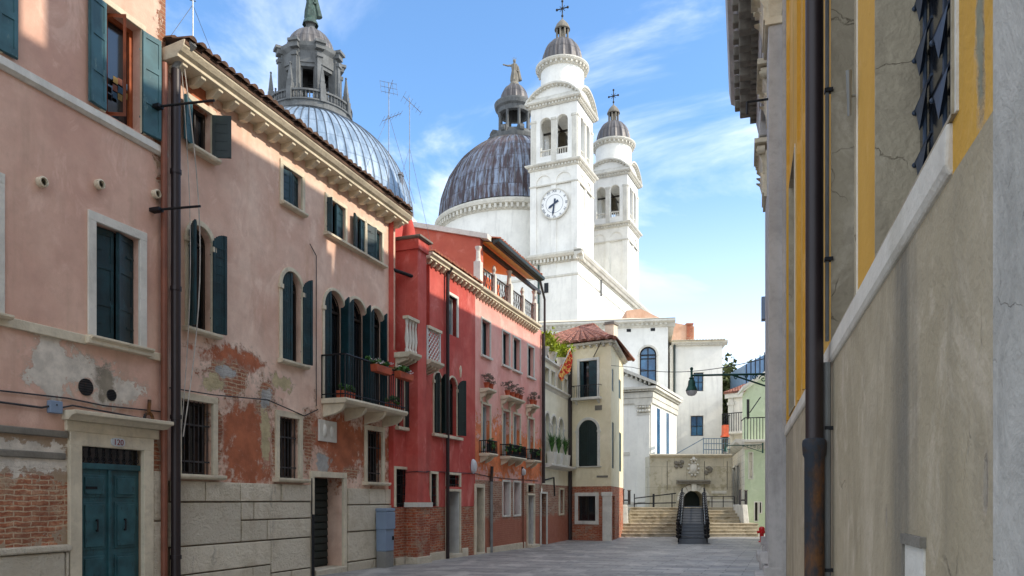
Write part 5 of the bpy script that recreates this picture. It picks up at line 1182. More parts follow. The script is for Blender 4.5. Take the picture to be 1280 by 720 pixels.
def church_wings():
    Y = 55.0; f = F(at(737, Y), at(835, Y-.9)); P = f.thing('church_wing', 'white church wing with a large blue arched window under a shallow roof', 'church'); z, u = f.z, f.u
    top = z(780, 408); w = op(f, 799.5, 820.5, 433, 478, True); w['rev'] = .25
    mb = MB(); facade(mb, -14, f.L, -.5, top, [w]); body(mb, -14, f.L, 0, 12, -.5, top); mb.build('wall', 'church_white', P)
    W = surround(w, .12, -.03, 0, 'church_trim', P); sash(w, W, 'iron', 'glass_blue', .22, 2, 3, .09)
    mb = MB().prof([(.0,top-.15),(-.12,top-.12),(-.2,top+.1),(-.5,top+.2),(-.5,top+.34),(0,top+.4)], -14, f.L+.5); mb.box(f.L, f.L+.5, 0, 12, top+.2, top+.34)
    n = 60
    for i in range(n): x = -14+(14+f.L)*(i+.5)/n; mb.box(x-.09, x+.09, -.3, 0, top-.02, top+.18)
    mb.build('cornice', 'church_trim', P)
    for px in (786, 816): MB().box(u(px)-.15, u(px)+.15, -.03, .05, top-.4, top-.2).build('vent_hole', 'iron', P)
    MB().add([(-14,-.4,top+.4),(f.L+.5,-.4,top+.4),(f.L+.5,12,top+.4),(-14,12,top+.4),(-9,5.5,top+1.9),(f.L-4.5,5.5,top+1.9)], [(0,1,5,4),(1,2,5),(2,3,4,5),(3,0,4)]).build('roof', 'stone', P)
    # side windows (face right)
    m = MB(); m.xf = lambda p: Vector((f.L-p.y, p.x, p.z))
    for z0, z1 in ((7.6, 11.2), (2.0, 6.2)):
        o = dict(u0=1.2, u1=2.3, z0=z0, z1=z1, arch=True); pts = [(o['u0'], z0), (o['u1'], z0)]+arcpts(o, 10)[::-1]; m.prism(pts, -.02, .02)
    m.build('side_window', 'glass_blue', P)
    # second wing
    Y2 = 58.6; f2_ = F(at(846, Y2), at(903, Y2-.4)); Q = f2_.thing('church_wing', 'plain white block with two small blue windows left of the street lamp', 'building'); z, u = f2_.z, f2_.u; top = z(860, 431)
    w1 = op(f2_, 867, 879, 466, 489); w2 = op(f2_, 863.5, 879, 520, 545)
    mb = MB(); facade(mb, -.5, f2_.L, -.5, top, [w1, w2]); body(mb, -.5, f2_.L, 0, 14, -.5, top); mb.build('wall', 'church_white', Q)
    for w in (w1, w2): W = surround(w, .06, -.02, 0, 'church_trim', Q); sash(w, W, 'iron', 'glass_blue', .15, 2, 2)
    mb = MB().prof([(0,top-.1),(-.1,top-.08),(-.35,top+.08),(-.35,top+.2),(0,top+.24)], -.4, f2_.L+.35).box(f2_.L, f2_.L+.35, 0, 14, top+.08, top+.2)
    for i in range(16): x = (f2_.L)*(i+.5)/16; mb.box(x-.08, x+.08, -.24, 0, top-.08, top+.06)
    mb.build('cornice', 'church_trim', Q); tiles(Q, -.4, f2_.L+.35, -.4, top+.22, 6, top+1.1, .22, 'stone')
    MB().tube((-.2, -.15, top), (-.2, -.15, 4), .09).build('drainpipe', 'green_black', Q)
    # brick gable roof behind
    f3 = F(at(783, 64), at(868, 64)); G = f3.thing('church_roof', 'low orange brick roof gable rising behind the white church wings', 'roof'); 
    MB().prism([(0, 6), (f3.L, 6), (f3.L, f3.z(866,408)), (f3.L-2.2, f3.z(850,402)), (1.2, f3.z(794,386)), (0, f3.z(783,388))], 0, 6).build('gable', plaster('orange brick gable', rgb(196,152,124), rgb(210,172,146), rgb(150,112,88)), G)
    x = f3.L-.55; MB().box(x-.1, x+.4, -.1, .6, 13, f3.z(862, 406)+.0).box(x-.15, x+.45, -.15, .65, f3.z(862,406), f3.z(862,406)+.12).build('chimney', 'brick', G)
church_wings()

def porch():
    Y = 47.0; f = F(at(779, Y+.3), at(814, Y-.4)); P = f.thing('church_porch', 'white classical side chapel with raking pediment and corner pilaster beside the steps', 'chapel'); z, u = f.z, f.u
    top = z(790, 489); L = f.L; D = 7.5
    mb = MB().box(-6, L, 0, D, -1, top); mb.build('wall', 'church_white', P)
    # pilaster, capital, base
    x0, x1 = L-.85, L-.08
    MB().box(x0, x1, -.1, .02, .9, top-1.5).box(x0-.08, x1+.08, -.16, .02, -.5, .9).box(x0-.03,x1+.03,-.13,.02,.9,1.0).build('pilaster', 'church_white', P, bevel=.01)
    m = MB().box(x0-.02, x1+.02, -.13, .02, top-1.5, top-1.4)
    for i in range(5):
        for j in range(2): x = x0+.05+(x1-x0-.1)*i/4; m.sphere((x, -.13-.03*j, top-1.25+.25*j), .1, 6)
    m.box(x0-.12, x1+.12, -.26, .02, top-.92, top-.78); m.build('capital', 'church_trim', P)
    mb = MB()
    def ent(y0, zz, hh): mb.box(-6, L+y0, -y0, D+.0, zz, zz+hh)
    mb.box(-6, L+.1, -.1, D, top-.78, top-.45); mb.box(-6, L+.14, -.14, D, top-.44, top-.1); mb.box(-6, L+.4, -.4, D, top+.06, top+.2); mb.box(-6, L+.25, -.25, D, top-.06, top+.06); mb.build('entablature', 'church_trim', P)
    # raking pediment: high on the left, falling to the right
    zp = z(779, 462); xr = L+.45
    m = MB(); m.prism([(-6, top+.2), (L, top+.2), (-.2, zp-.2), (-6, zp-.2)], .05, D)
    m.build('pediment', 'church_white', P)
    m = MB(); m.add([(-.6, -.45, zp+.12), (xr, -.45, top+.24), (xr, -.45, top+.42), (-.6, -.45, zp+.34), (-.6, D, zp+.12), (xr, D, top+.24), (xr, D, top+.42), (-.6, D, zp+.34)], [(0,1,2,3),(3,2,6,7),(1,5,6,2),(0,4,5,1),(4,7,6,5)])
    for i in range(7): q = i/7; x = .0+(xr-.3)*q; zz = zp+.12+(top+.24-zp-.12)*((x+.6)/(xr+.6)); m.box(x, x+.12, -.28, .05, zz-.2, zz-.01)
    for i in range(9): x = -.3+(L+.3)*i/9; m.box(x, x+.12, -.3, -.1, top-.06, top+.06)
    m.build('raking_cornice', 'church_trim', P)
    # narrow side windows, base mould
    m = MB()
    for y in (1.5, 4.2): m.box(L-.02, L+.02, y, y+.8, 2.2, 7.4)
    m.build('side_window', 'glass_blue', P)
    MB().box(-6, L+.06, -.06, D, -1, 1.4).box(-6, L+.1, -.1, D, 1.4, 1.55).build('plinth', 'church_trim', P, bevel=.02)
    MB().box(.0, x0-.5, -.05, .02, z(790,569), z(790,565)).build('panel_strip', 'church_trim', P)
porch()

# ================================================================== END OF THE STREET
YS, G0 = 39.5, -.25
ztop = 1.24
def stairs():
    t = thing('stone_steps', 'wide worn yellowish stone steps split by the black ramp', 'steps', (0, 0, 0))
    def X(px, Y): return (px-HX)/FX*Y
    n1, n2 = 4, 5; h = (ztop-G0)/(n1+n2); m = MB(); y = YS; z = G0
    for i in range(n1):
        m.box(X(772, y), X(948, y), y, 46, z-.3 if i == 0 else z, z+h-.003); m.box(X(772,y), X(948,y), y-.03, y+.05, z+h-.045, z+h); y += .36; z += h
    y += .45
    for i in range(n2):
        m.box(X(788, y), X(925, y), y, 46, z, z+h-.003); m.box(X(788,y), X(925,y), y-.03, y+.05, z+h-.045, z+h); y += .36; z += h
    m.build('steps', stonemat('yellow worn stone', rgb(190, 178, 154), .5, .3, 2, .6, None, rgb(120, 104, 74)), t, bevel=.012)
    for px in (781, 931):   # low pedestals either side
        x = X(px, 41.2); s_ = -1 if px < 800 else 1
        MB().add([(x-.16,40.7,G0),(x+.16,40.7,G0),(x+.16,43,G0),(x-.16,43,G0),(x-.14,41.2,ztop+.15),(x+.14,41.2,ztop+.15),(x+.14,43,ztop+.15),(x-.14,43,ztop+.15)], [(0,3,2,1),(4,5,6,7),(0,1,5,4),(1,2,6,5),(2,3,7,6),(3,0,4,7)]).build('side_parapet', 'stone_clean', t, bevel=.03)
    return y
yT = stairs()
def statues():
    for px, lab in ((783, 'small dark iron gate post on the left stair pedestal'), (929, 'small dark iron gate post on the right stair pedestal')):
        x = (px-HX)/FX*41.5; t = thing('railing_post', lab, 'gate post', (x, 41.5, ztop+.15), 0, 'posts on the stair pedestals')
        MB().box(-.22,-.12,-.06,.06,0,.8).box(.08,.22,-.06,.06,0,.75).box(-.12,.08,-.03,.03,.2,.28).build('post', 'iron_rust', t, bevel=.02); MB().box(-.24,-.1,-.08,.08,.8,.86).box(.06,.24,-.08,.08,.75,.8).build('cap', 'stone_dark', t)
statues()
def ramp():
    y0, y1 = 33.0, 43.6; xc0, xc1 = (866-HX)/FX*y0, (866.5-HX)/FX*y1; t = thing('ramp', 'black metal access ramp with ornate balustrades in the middle of the steps', 'ramp', (0,0,0)); w0, w1 = .62, .66
    pts = [(xc0-w0-.1,y0-.3,G0+.006),(xc0+w0+.1,y0-.3,G0+.006),(xc0+w0,y0,G0+.06),(xc0-w0,y0,G0+.06)]
    m = MB().add(pts, [(0,1,2,3)]); m.add([(xc0-w0,y0,G0+.06),(xc0+w0,y0,G0+.06),(xc1+w1,y1,ztop+.06),(xc1-w1,y1,ztop+.06),(xc0-w0,y0,G0-.02),(xc0+w0,y0,G0-.02),(xc1+w1,y1,G0-.02),(xc1-w1,y1,G0-.02)], [(0,1,2,3),(0,4,5,1),(1,5,6,2),(0,3,7,4)])
    for i in range(1, 12): s = i/12; m.box(xc0+(xc1-xc0)*s-w0, xc0+(xc1-xc0)*s+w0, y0+(y1-y0)*s-.02, y0+(y1-y0)*s+.02, G0+.06+(ztop-G0)*s, G0+.072+(ztop-G0)*s)
    m.build('deck', 'ramp', t)
    for s in (-1, 1):
        r = MB(); L = 13
        for i in range(L+1):
            q = i/L; x = xc0+(xc1-xc0)*q+s*(w0+.0); y = y0+(y1-y0)*q; z = G0+.06+(ztop-G0)*q
            r.tube((x,y,z), (x,y,z+.95), .03, n=6)
            r.sphere((x,y,z+.98), .05, 6)
            if i < L:
                for k in range(3): zz = z+.2+.28*k; r.sphere((x+(xc1-xc0)/L*.5, y+(y1-y0)/L*.5, zz+.05), .13, 6, .8)
        for dz in (.12, .5, .95): r.tube((xc0+s*w0,y0,G0+.06+dz), (xc1+s*w1,y1,ztop+.06+dz), .028, n=6)
        r.build('handrail', 'iron', t)
        MB().tube((xc0+s*(w0-.1),y0,G0+.85), (xc1+s*(w1-.1),y1,ztop+.85), .02, n=6).build('grab_rail', 'antenna', t)
    MB().box(xc0-w0, xc0+w0, y0+1.2, y0+1.27, G0+.24, G0+.26).build('edge_strip', 'antenna', t)
ramp()
def endwall():
    Y = 45.2; f = F(at(812, Y), at(914, Y)); P = f.thing('terrace_wall', 'grey stone terrace wall with a dark arched gateway and a carved coat of arms', 'wall'); z, u = f.z, f.u
    top = z(860, 570); d = op(f, 853.5, 880, 613, 634, True); d['z0'] = ztop-.1; d['rev'] = 1.2
    mb = MB(); facade(mb, 0, f.L, -.5, top, [d]); body(mb, 0, f.L, 0, 8, -.5, top); mb.build('wall', stonemat('grey terrace stone', rgb(196, 188, 166), .3, .3, .8, .5, (1.45, 1.2), rgb(150, 140, 110)), P)
    MB().box(d['u0']+.0, d['u1'], 1.1, 1.18, ztop-.1, d['z1']).build('gate', 'green_black', P)
    V = MB(); n = 9; c = (d['u0']+d['u1'])/2; r = (d['u1']-d['u0'])/2; zc = d['z1']-r
    for k in range(n):
        a0, a1 = PI*k/n+.02, PI*(k+1)/n-.02; pts = [(c-(r)*math.cos(a0), zc+r*math.sin(a0)), (c-r*math.cos(a1), zc+r*math.sin(a1)), (c-(r+.35)*math.cos(a1), zc+(r+.35)*math.sin(a1)), (c-(r+.35)*math.cos(a0), zc+(r+.35)*math.sin(a0))]; V.prism(pts, -.08 if k != n//2 else -.16, .01)
    V.build('voussoirs', 'stone_clean', P, bevel=.015)
    MB().box(c-.14, c+.14, -.24, .0, zc+r-.05, zc+r+.42).build('keystone', 'stone_clean', P, bevel=.03)
    zz = z(866, 605); MB().prof([(.01,zz),(-.3,zz),(-.3,zz+.07),(-.36,zz+.14),(-.36,zz+.18),(.01,zz+.24)], u(845.5), u(886.5)).build('ledge', 'stone_dark', P)
    # coat of arms
    cx, cz = u(866.5), z(866.5, 586); m = MB(); m.xf = lambda p: Vector((cx+(p.x-cx)*.72, p.y, cz+(p.z-cz)*.72)); v = MB().lathe(0, 0, [(.001,.16),(.2,.14),(.34,.08),(.42,0)], 20); m.add([(cx+p[0]*.85, -p[2], cz+p[1]*1.15) for p in v.v], v.f)
    for k in range(10): a = 2*PI*k/10; m.sphere((cx+.42*math.cos(a), -.06, cz+.55*math.sin(a)), .1, 6)
    m.sphere((cx, -.1, cz+.78), .17, 8); m.sphere((cx, -.08, cz+1.0), .08, 6)
    for s in (-1, 1): m.sphere((cx+s*.2, -.06, cz+.72), .1, 6)
    m.build('coat_of_arms', 'stone_clean', P, smooth=True)
    for px, py in ((849, 580), (884, 588)):
        x, q = u(px), z(px, py); m = MB(); [m.sphere((x+random.uniform(-.2,.2), -.02, q+random.uniform(-.2,.2)), random.uniform(.07,.14), 6) for _ in range(8)]; m.build('relief_fragment', 'stone_dark', P)
    for px in (834, 880.5, 909): MB().box(u(px)-.02, u(px)+.02, -.015, 0, z(px,612), top-.3).build('panel_moulding', 'stone_dark', P)
    MB().prof([(.2,top+.12),(-.15,top+.12),(-.2,top+.04),(-.08,top-.06),(.0,top-.1)], 0, f.L).build('coping', 'stone', P)
    MB().box(u(887), f.L, -.25, .0, -.4, ztop+.45).box(u(889), u(908), -.05, 0, z(890,617), z(890,613.5)).build('bench_ledge', 'stone_clean', P)
    R = MB(); x0, x1 = u(881), f.L
    for dz in (.3, .65, .95): R.tube((x0, .3, top+.1+dz), (x1, .3, top+.1+dz), .025, n=5)
    R.tube((x0,.3,top+.1),(x0,.3,top+1.1),.03); R.tube((x0+1.1,.3,top+.1),(x0+1.1,.3,top+1.1),.03); R.tube((x0-1.6,.3,top+.15),(x0,.3,top+1.05),.025)
    n = 10
    for i in range(n+1): x = x0+(x1-x0)*i/n; R.tube((x,.3,top+.1),(x,.3,top+1.05),.018,n=4)
    R.build('railing', paint('blue grey railing', rgb(110,132,146), .5), P)
endwall()
def stair_rail():
    t = thing('handrail', 'dark iron handrail running along the top of the left flight of steps', 'handrail', (0,0,0)); y = yT-.1; X = lambda px: (px-HX)/FX*y; m = MB()
    for dz, e in ((.5, .28), (.2, .05)): m.tube((X(793), y, ztop+dz), (X(845), y, ztop+dz+e), .035, n=6)
    m.build('rail', 'iron', t)
    for px in (793, 817, 840): MB().tube((X(px), y, ztop-.1), (X(px), y, ztop+.75), .06 if px == 817 else .03, n=8).build('post', 'iron', t)
    t = thing('handrail', 'thin iron handrail before the wall on the right of the arched gate', 'handrail', (0,0,0)); m = MB()
    for dz in (.3, .6): m.tube((X(882), y, ztop+dz), (X(918), y, ztop+dz), .022, n=6)
    m.build('rail', 'iron', t)
    for px in (890, 904, 918): MB().tube((X(px), y, ztop-.1), (X(px), y, ztop+.6), .025, n=6).build('post', 'iron', t)
stair_rail()

# green house with white flank
def green_house():
    YG = 42.6; f = F(at(931, YG), (at(931, YG)[0]+8, YG-1.5)); P = f.thing('house', 'pale green house with an iron railed terrace at the end of the right side', 'house'); z, u = f.z, f.u
    top = z(940, 481); w = op(f, 936.5, 940.5, 566, 598); w2 = op(f, 943.5, 947, 628, 651); w3 = op(f, 949.5, 951.5, 628, 641); w4 = op(f, 937, 940.5, 495, 520, True)
    zt = z(931, 553); mat = plaster('pale green plaster', rgb(186, 200, 164), rgb(196, 208, 176), rgb(162, 174, 140), (), None, .15)
    mb = MB(); facade(mb, 0, 8, -.5, zt, [w, w2, w3]); body(mb, 0, 8, 0, .8, -.5, zt); mb.build('wall', mat, P)
    yb = 1.4; mb = MB(); facade(mb, .3, 8, zt, top, [w4], y=yb); mb.quad((.3,yb,zt),(.3,yb,top),(.3,4,top),(.3,4,zt)); mb.add([(.3,yb,top),(8,yb,top),(8,yb,top+2.6),(4,yb,top+2.6)], [(0,1,2,3)]); mb.build('upper_wall', mat, P)
    MB().add([(.0,yb-.3,top-.05),(4.2,yb-.3,top+2.75),(4.2,4,top+2.75),(0,4,top-.05),(.0,yb-.3,top+.1),(4.2,yb-.3,top+2.9),(4.2,4,top+2.9),(0,4,top+.1)], [(0,1,5,4),(4,5,6,7),(0,4,7,3),(0,3,2,1)]).build('roof_edge', 'stone_clean', P)
    for o in (w, w2, w3): W = surround(o, .05, -.03, 0, 'stone_clean', P, bottom=True); sash(o, W)
    mw = MB().box(w4['u0'], w4['u1'], yb-.02, yb+.02, w4['z0'], w4['z1']).build('window', 'glass_dark', P)
    m = MB().box(-.1, 8, -.5, yb, zt-.02, zt+.12).prof([(.01,zt-.02),(-.4,zt-.02),(-.3,zt-.2),(.01,zt-.4)], -.1, 8); m.build('terrace', 'stone_clean', P, bevel=.02)
    R = MB(); z0 = zt+.12; R.path([(-.05,yb,z0+1.2),(-.05,-.42,z0+1.2),(3.5,-.42,z0+1.2)], .03)
    for i in range(22): R.tube((-.05+3.5*i/22, -.42, z0), (-.05+3.5*i/22, -.42, z0+1.2), .02, n=4)
    R.build('railing', 'iron', P)
    MB().tube((1.6, -.02, zt-1.2), (1.6,-.02,g(40)), .03).build('conduit', 'pipe_grey', P)
    MB().tube((.9, yb-.9, z(950,495)), (.3, yb-1.1, z(936,515)), .03).build('flag_pole', 'iron', P)
    # white flank running back from the corner
    s = F(at(904, 62), at(930.5, YG+.05)); Q = s.thing('house', 'white rusticated side building with tall windows and a small balcony', 'house'); z, u = s.z, s.u
    h = zt+.1; so = [op(s, a, b, 578, 628) for a, b in ((911.5,914),(917,920),(922,924.5))]
    for o in so: o['z1'] = h-1.2; o['z0'] = 1.4
    mb = MB(); facade(mb, 0, s.L-.03, -.5, h, so); body(mb, 0, s.L-.03, 0, .45, -.5, h); mb.build('wall', stonemat('rusticated white stone', rgb(222,214,196), .2, .2, 1, .5, (1.3,.42)), Q)
    for o in so: W = surround(o, .12, -.06, 0, 'stone_clean', Q, bottom=True); sash(o, W, 'white_wood', 'glass_curtain')
    MB().prof([(.01,h+.1),(-.5,h+.1),(-.45,h-.05),(-.1,h-.3),(.01,h-.35)], 0, s.L).build('cornice', 'stone_clean', Q)
    # upper white storey with red roof behind
    f7 = F(at(910, 56), at(932, 55)); Z = f7.thing('house', 'small white upper building with a red tile roof behind the green house', 'house'); tp = f7.z(920, 492)
    MB().box(0, 3, 0, 3, 2, tp).build('wall', stonemat('old white plaster', rgb(224,218,204), .2, .3), Z); tiles(Z, -.2, 3.2, -.3, tp+.1, 3, tp+1.1, .22, 'tile_red'); MB().box(-.15, 3.1, -.2, 0, tp-.3, tp+.05).box(.1,.45,-.08,0,2,tp-.3).box(.0,.55,-.14,0,tp-.8,tp-.6).build('cornice', 'stone_clean', Z)
    zz = f7.z(920, 541); B = MB().box(.2, 2.6, -1.2, 0, zz-.15, zz).build('balcony', 'stone_clean', Z); R = MB()
    for i in range(14): x = .2+2.4*i/13; R.tube((x,-1.15,zz),(x,-1.15,zz+1.3),.025,n=4)
    for y in (-.9,-.6,-.3): R.tube((.2,y,zz),(.2,y,zz+1.3),.025,n=4)
    R.path([(.2,0,zz+1.3),(.2,-1.15,zz+1.3),(2.6,-1.15,zz+1.3)], .035); R.build('railing', 'iron', B)
    # blue-grey modern volume behind
    f8 = F(at(931, 60), at(960, 60)); K = f8.thing('building', 'blue grey louvred roof structure behind the green house', 'building'); m = MB().prism([(0, 5), (8, 5), (8, f8.z(950,430)+2.5), (0, f8.z(935,456))], 0, 4); m.build('wall', paint('blue grey cladding', rgb(96,126,158), .5, 0, .1, 3), K)
    m = MB()
    for i in range(14): x = .1+i*.35; m.box(x, x+.06, -.05, 0, 5, f8.z(935,456)+x*.65)
    m.build('fins', 'iron', K)
    # orange kiosk-like oriel
    f9 = F(at(903.5, 52), at(911.5, 52)); O = f9.thing('oriel', 'small orange red tiled oriel above the terrace railing', 'oriel'); z0 = f9.z(907, 572); z1 = f9.z(907, 546); z2 = f9.z(907, 531)
    MB().box(.05, .38, 0, .5, z0-2, z1-.0).build('base', 'dark_wood', O); MB().box(0, f9.L, -.1, .6, z1, z1+.12).box(.05, f9.L-.03, 0, .5, z1+.12, z2).build('box', paint('orange red paint', rgb(206,92,54), .6), O)
green_house()

# trees behind
def tree(label, x, y, z0, H, R, seed, n=5200, size=.16):
    t = thing('tree', label, 'tree', (x, y, z0), 0, 'trees behind the church'); m = MB(); rnd = random.Random(seed)
    m.tube((0,0,0), (.1,0,H*.45), .28, .18, 8)
    for k in range(7):
        a = rnd.uniform(0, 2*PI); m.tube((.1,0,H*(.3+.04*k)), (R*.6*math.cos(a), R*.6*math.sin(a), H*(.55+.05*k)), .11, .03, 6)
    m.build('trunk', 'bark', t); foliage('crown', 'leaf_dark', t, (0,0,H*.68), (R,R,H*.36), n, size, seed, clumps=34)
X = lambda px, Y: (px-HX)/FX*Y
tree('dark green tree rising between the white block and the small tiled building', X(909, 66), 66, 0, 13.0, 2.6, 5, 7000, .26)
tree('tall olive green tree farther back right of the white block', X(925, 74), 74, 0, 13.2, 2.8, 8, 7000, .28)

# ================================================================== RIGHT SIDE
def rx(Y): return .492+.304*Y
fr = F((rx(16), 16), (rx(-6), -6))      # near wall; local x runs towards the camera
def right_house():
    f = fr; z, u = f.z, f.u; U = lambda Y: (16-Y)*math.hypot(1, .304)
    P = f.thing('house', 'close beige and yellow plastered building with stone sill band filling the right edge', 'house')
    ue = U(9.3); e1 = U(-6); zs = 2.44; H = 11.0
    w1 = dict(u0=u(1097), u1=u(1197), z0=zs+.06, z1=4.6, arch=False, rev=.16); w2 = dict(u0=u(1041), u1=u(1072), z0=zs+.06, z1=6.6, arch=False, rev=.14)
    w3 = dict(u0=u(987), u1=u(994), z0=zs+.1, z1=5.1, arch=False, rev=.14); 
    bb = plaster('beige lower plaster', rgb(166, 152, 124), rgb(180, 166, 140), rgb(98, 94, 84), [(rgb(150,140,122), [(u(1232), z(1232, 605), .02, .06), (u(1108), z(1108,645), .02,.04)])], None, .8, 1.2, .45, .35, 1.1)
    yy = plaster('yellow ochre plaster', rgb(200, 150, 50), rgb(208, 160, 64), rgb(116, 104, 72), [(rgb(136,134,112), [(u(1225), 2.75, .035, .5)])], None, .45, .8)
    zl = 2.375
    mb = MB(); facade(mb, ue, e1, -.6, zl, []); body(mb, ue, e1, 0, 9, -.6, zl); mb.build('lower_wall', bb, P)
    mb = MB(); facade(mb, ue, e1, zl, H, [w1, w2, w3]); body(mb, ue, e1, 0, 9, zl, H); mb.build('upper_wall', yy, P)
    band = plaster('pale band stone', rgb(202, 194, 180), rgb(210, 204, 190), rgb(140, 132, 110), (), None, .4)
    MB().prof([(.01, zs+.06), (-.014, zs+.06), (-.018, zs-.04), (-.008, zs-.065), (.01, zs-.065)], ue, f.u(1191)).build('sill_band', band, P, bevel=.008)
    # window jamb linings (grey beige) and grille
    jam = plaster('grey beige window lining', rgb(158, 146, 124), rgb(174, 162, 138), rgb(126, 106, 68), (), None, .4, 1.2, .35, .6, 3.0)
    for w in (w1, w2, w3):
        r = w['rev']; a, b, c, d = w['u0'], w['u1'], w['z0'], w['z1']
        W = MB().box(a+.002, a+.012, -.01, r, c, d).box(b-.012, b-.002, -.012, r, c, d).box(a+.012, b-.012, -.01, r, d-.012, d-.002).box(a+.012, b-.012, -.01, r, c, c+.01).build('window', jam, P)
        MB().box(a-.012, a+.002, -.006, .0, c, d+.03).box(b-.002, b+.012, -.006, .0, c, d+.03).build('frame', 'stone_clean', W)
        MB().box(a+.012, b-.012, r-.02, r-.01, c+.01, d-.012).build('pane', 'glass_dark' if w is w1 else 'dark_room', W)
    w = w1; y = .13; G = MB(); a, b, c, d = w['u0'], w['u1'], w['z0'], w['z1']
    nx, nz = 4, 11; dx = (b-a)/nx; dz = (d-c)/nz
    for i in range(nx): G.tube((a+(i+.5)*dx, y, c), (a+(i+.5)*dx, y, d), .007, n=6)
    for j in range(nz):
        for i in range(nx):
            cx = a+(i+.5)*dx; cz = c+(j+.5)*dz+(dz/2 if i % 2 else 0)
            G.add([(cx-dx*.34, y-.012, cz+dz*.22), (cx+dx*.34, y-.012, cz+dz*.22), (cx, y-.018, cz-dz*.42), (cx, y-.004, cz-dz*.3)], [(0,1,2),(0,3,1),(0,2,3),(1,3,2)]); G.tube((cx-dx*.5, y-.008, cz+dz*.22), (cx+dx*.5, y-.008, cz+dz*.22), .006, n=5)
            G.sphere((cx-dx*.45, y-.008, cz+dz*.22), .010, 6)
    G.build('grille', paint('blue grey iron grille', rgb(54, 68, 86), .5, .3, .3, 9), W if False else P)
    # shutter catch
    cz = f.z(1078, 95); x = u(1073); MB().tube((x, -.01, cz-.02), (x, -.035, cz-.02), .006).tube((x-.01,-.035,cz-.1), (x+.05,-.045,cz+.07), .008, .012).build('shutter_catch', 'pipe_grey', P)
    # near corner pilaster
    MB().box(f.u(1240,-.02), e1, -.02, .0, -.6, H-.4).build('pilaster', plaster('pale corner stone', rgb(176,172,162), rgb(192,188,178), rgb(130,116,92), (), None, .4, 1.5, .4, .6, 5.0), P, bevel=.006)
    # meter hatch in the wall
    x0, x1 = u(1133), u(1157); zt_ = z(1140, 681); MB().box(x0-.01, x1+.01, -.016, .0, zt_, zt_+.03).box(x0-.01, x0+.004, -.012, 0, zt_-.4, zt_).build('hatch_frame', 'stone_dark', P); MB().box(x0+.004, x1, -.005, 0, zt_-.4, zt_).build('hatch', 'stone_clean', P)
    # big drain pipe, upper dark painted and lower rusted cast iron
    x = u(1018, -.1); r = .048; zj = f.z(1020, 553, -.1)
    MB().tube((x, -.1, zj), (x, -.1, H), r, n=20).build('drainpipe', 'pipe_dark', P, smooth=True)
    MB().lathe(x, -.1, [(r*1.12,-.3),(r*1.12,zj-.08),(r*1.3,zj-.06),(r*1.38,zj),(r*1.3,zj+.02),(r,zj+.03)], 20).build('drainpipe_foot', 'pipe_rust', P, smooth=True)
    xc = u(1034, -.03); m = MB().tube((xc, -.03, -.1), (xc, -.03, zs-.06), .02, n=8).tube((xc, -.03, zs+.06), (xc, -.03, H), .011, n=8)
    m.build('conduit', 'pipe_grey', P)
    for q in (1.2, 2.0, 2.95, 3.9): MB().box(xc-.02, xc+.02, -.045, .0, q, q+.02).build('clip', 'iron', P)
    m = MB(); # raised borders on the yellow panel beyond the pipe
    for Y in (8.6, 6.9, 6.2): m.box(U(Y)-.03, U(Y)+.03, -.03, 0, zs+.06, H)
    m.build('panel_border', yy, P)
    tiles(P, ue, e1, -.5, H, 4, H+1.6, .25, 'tile_dark')
right_house()
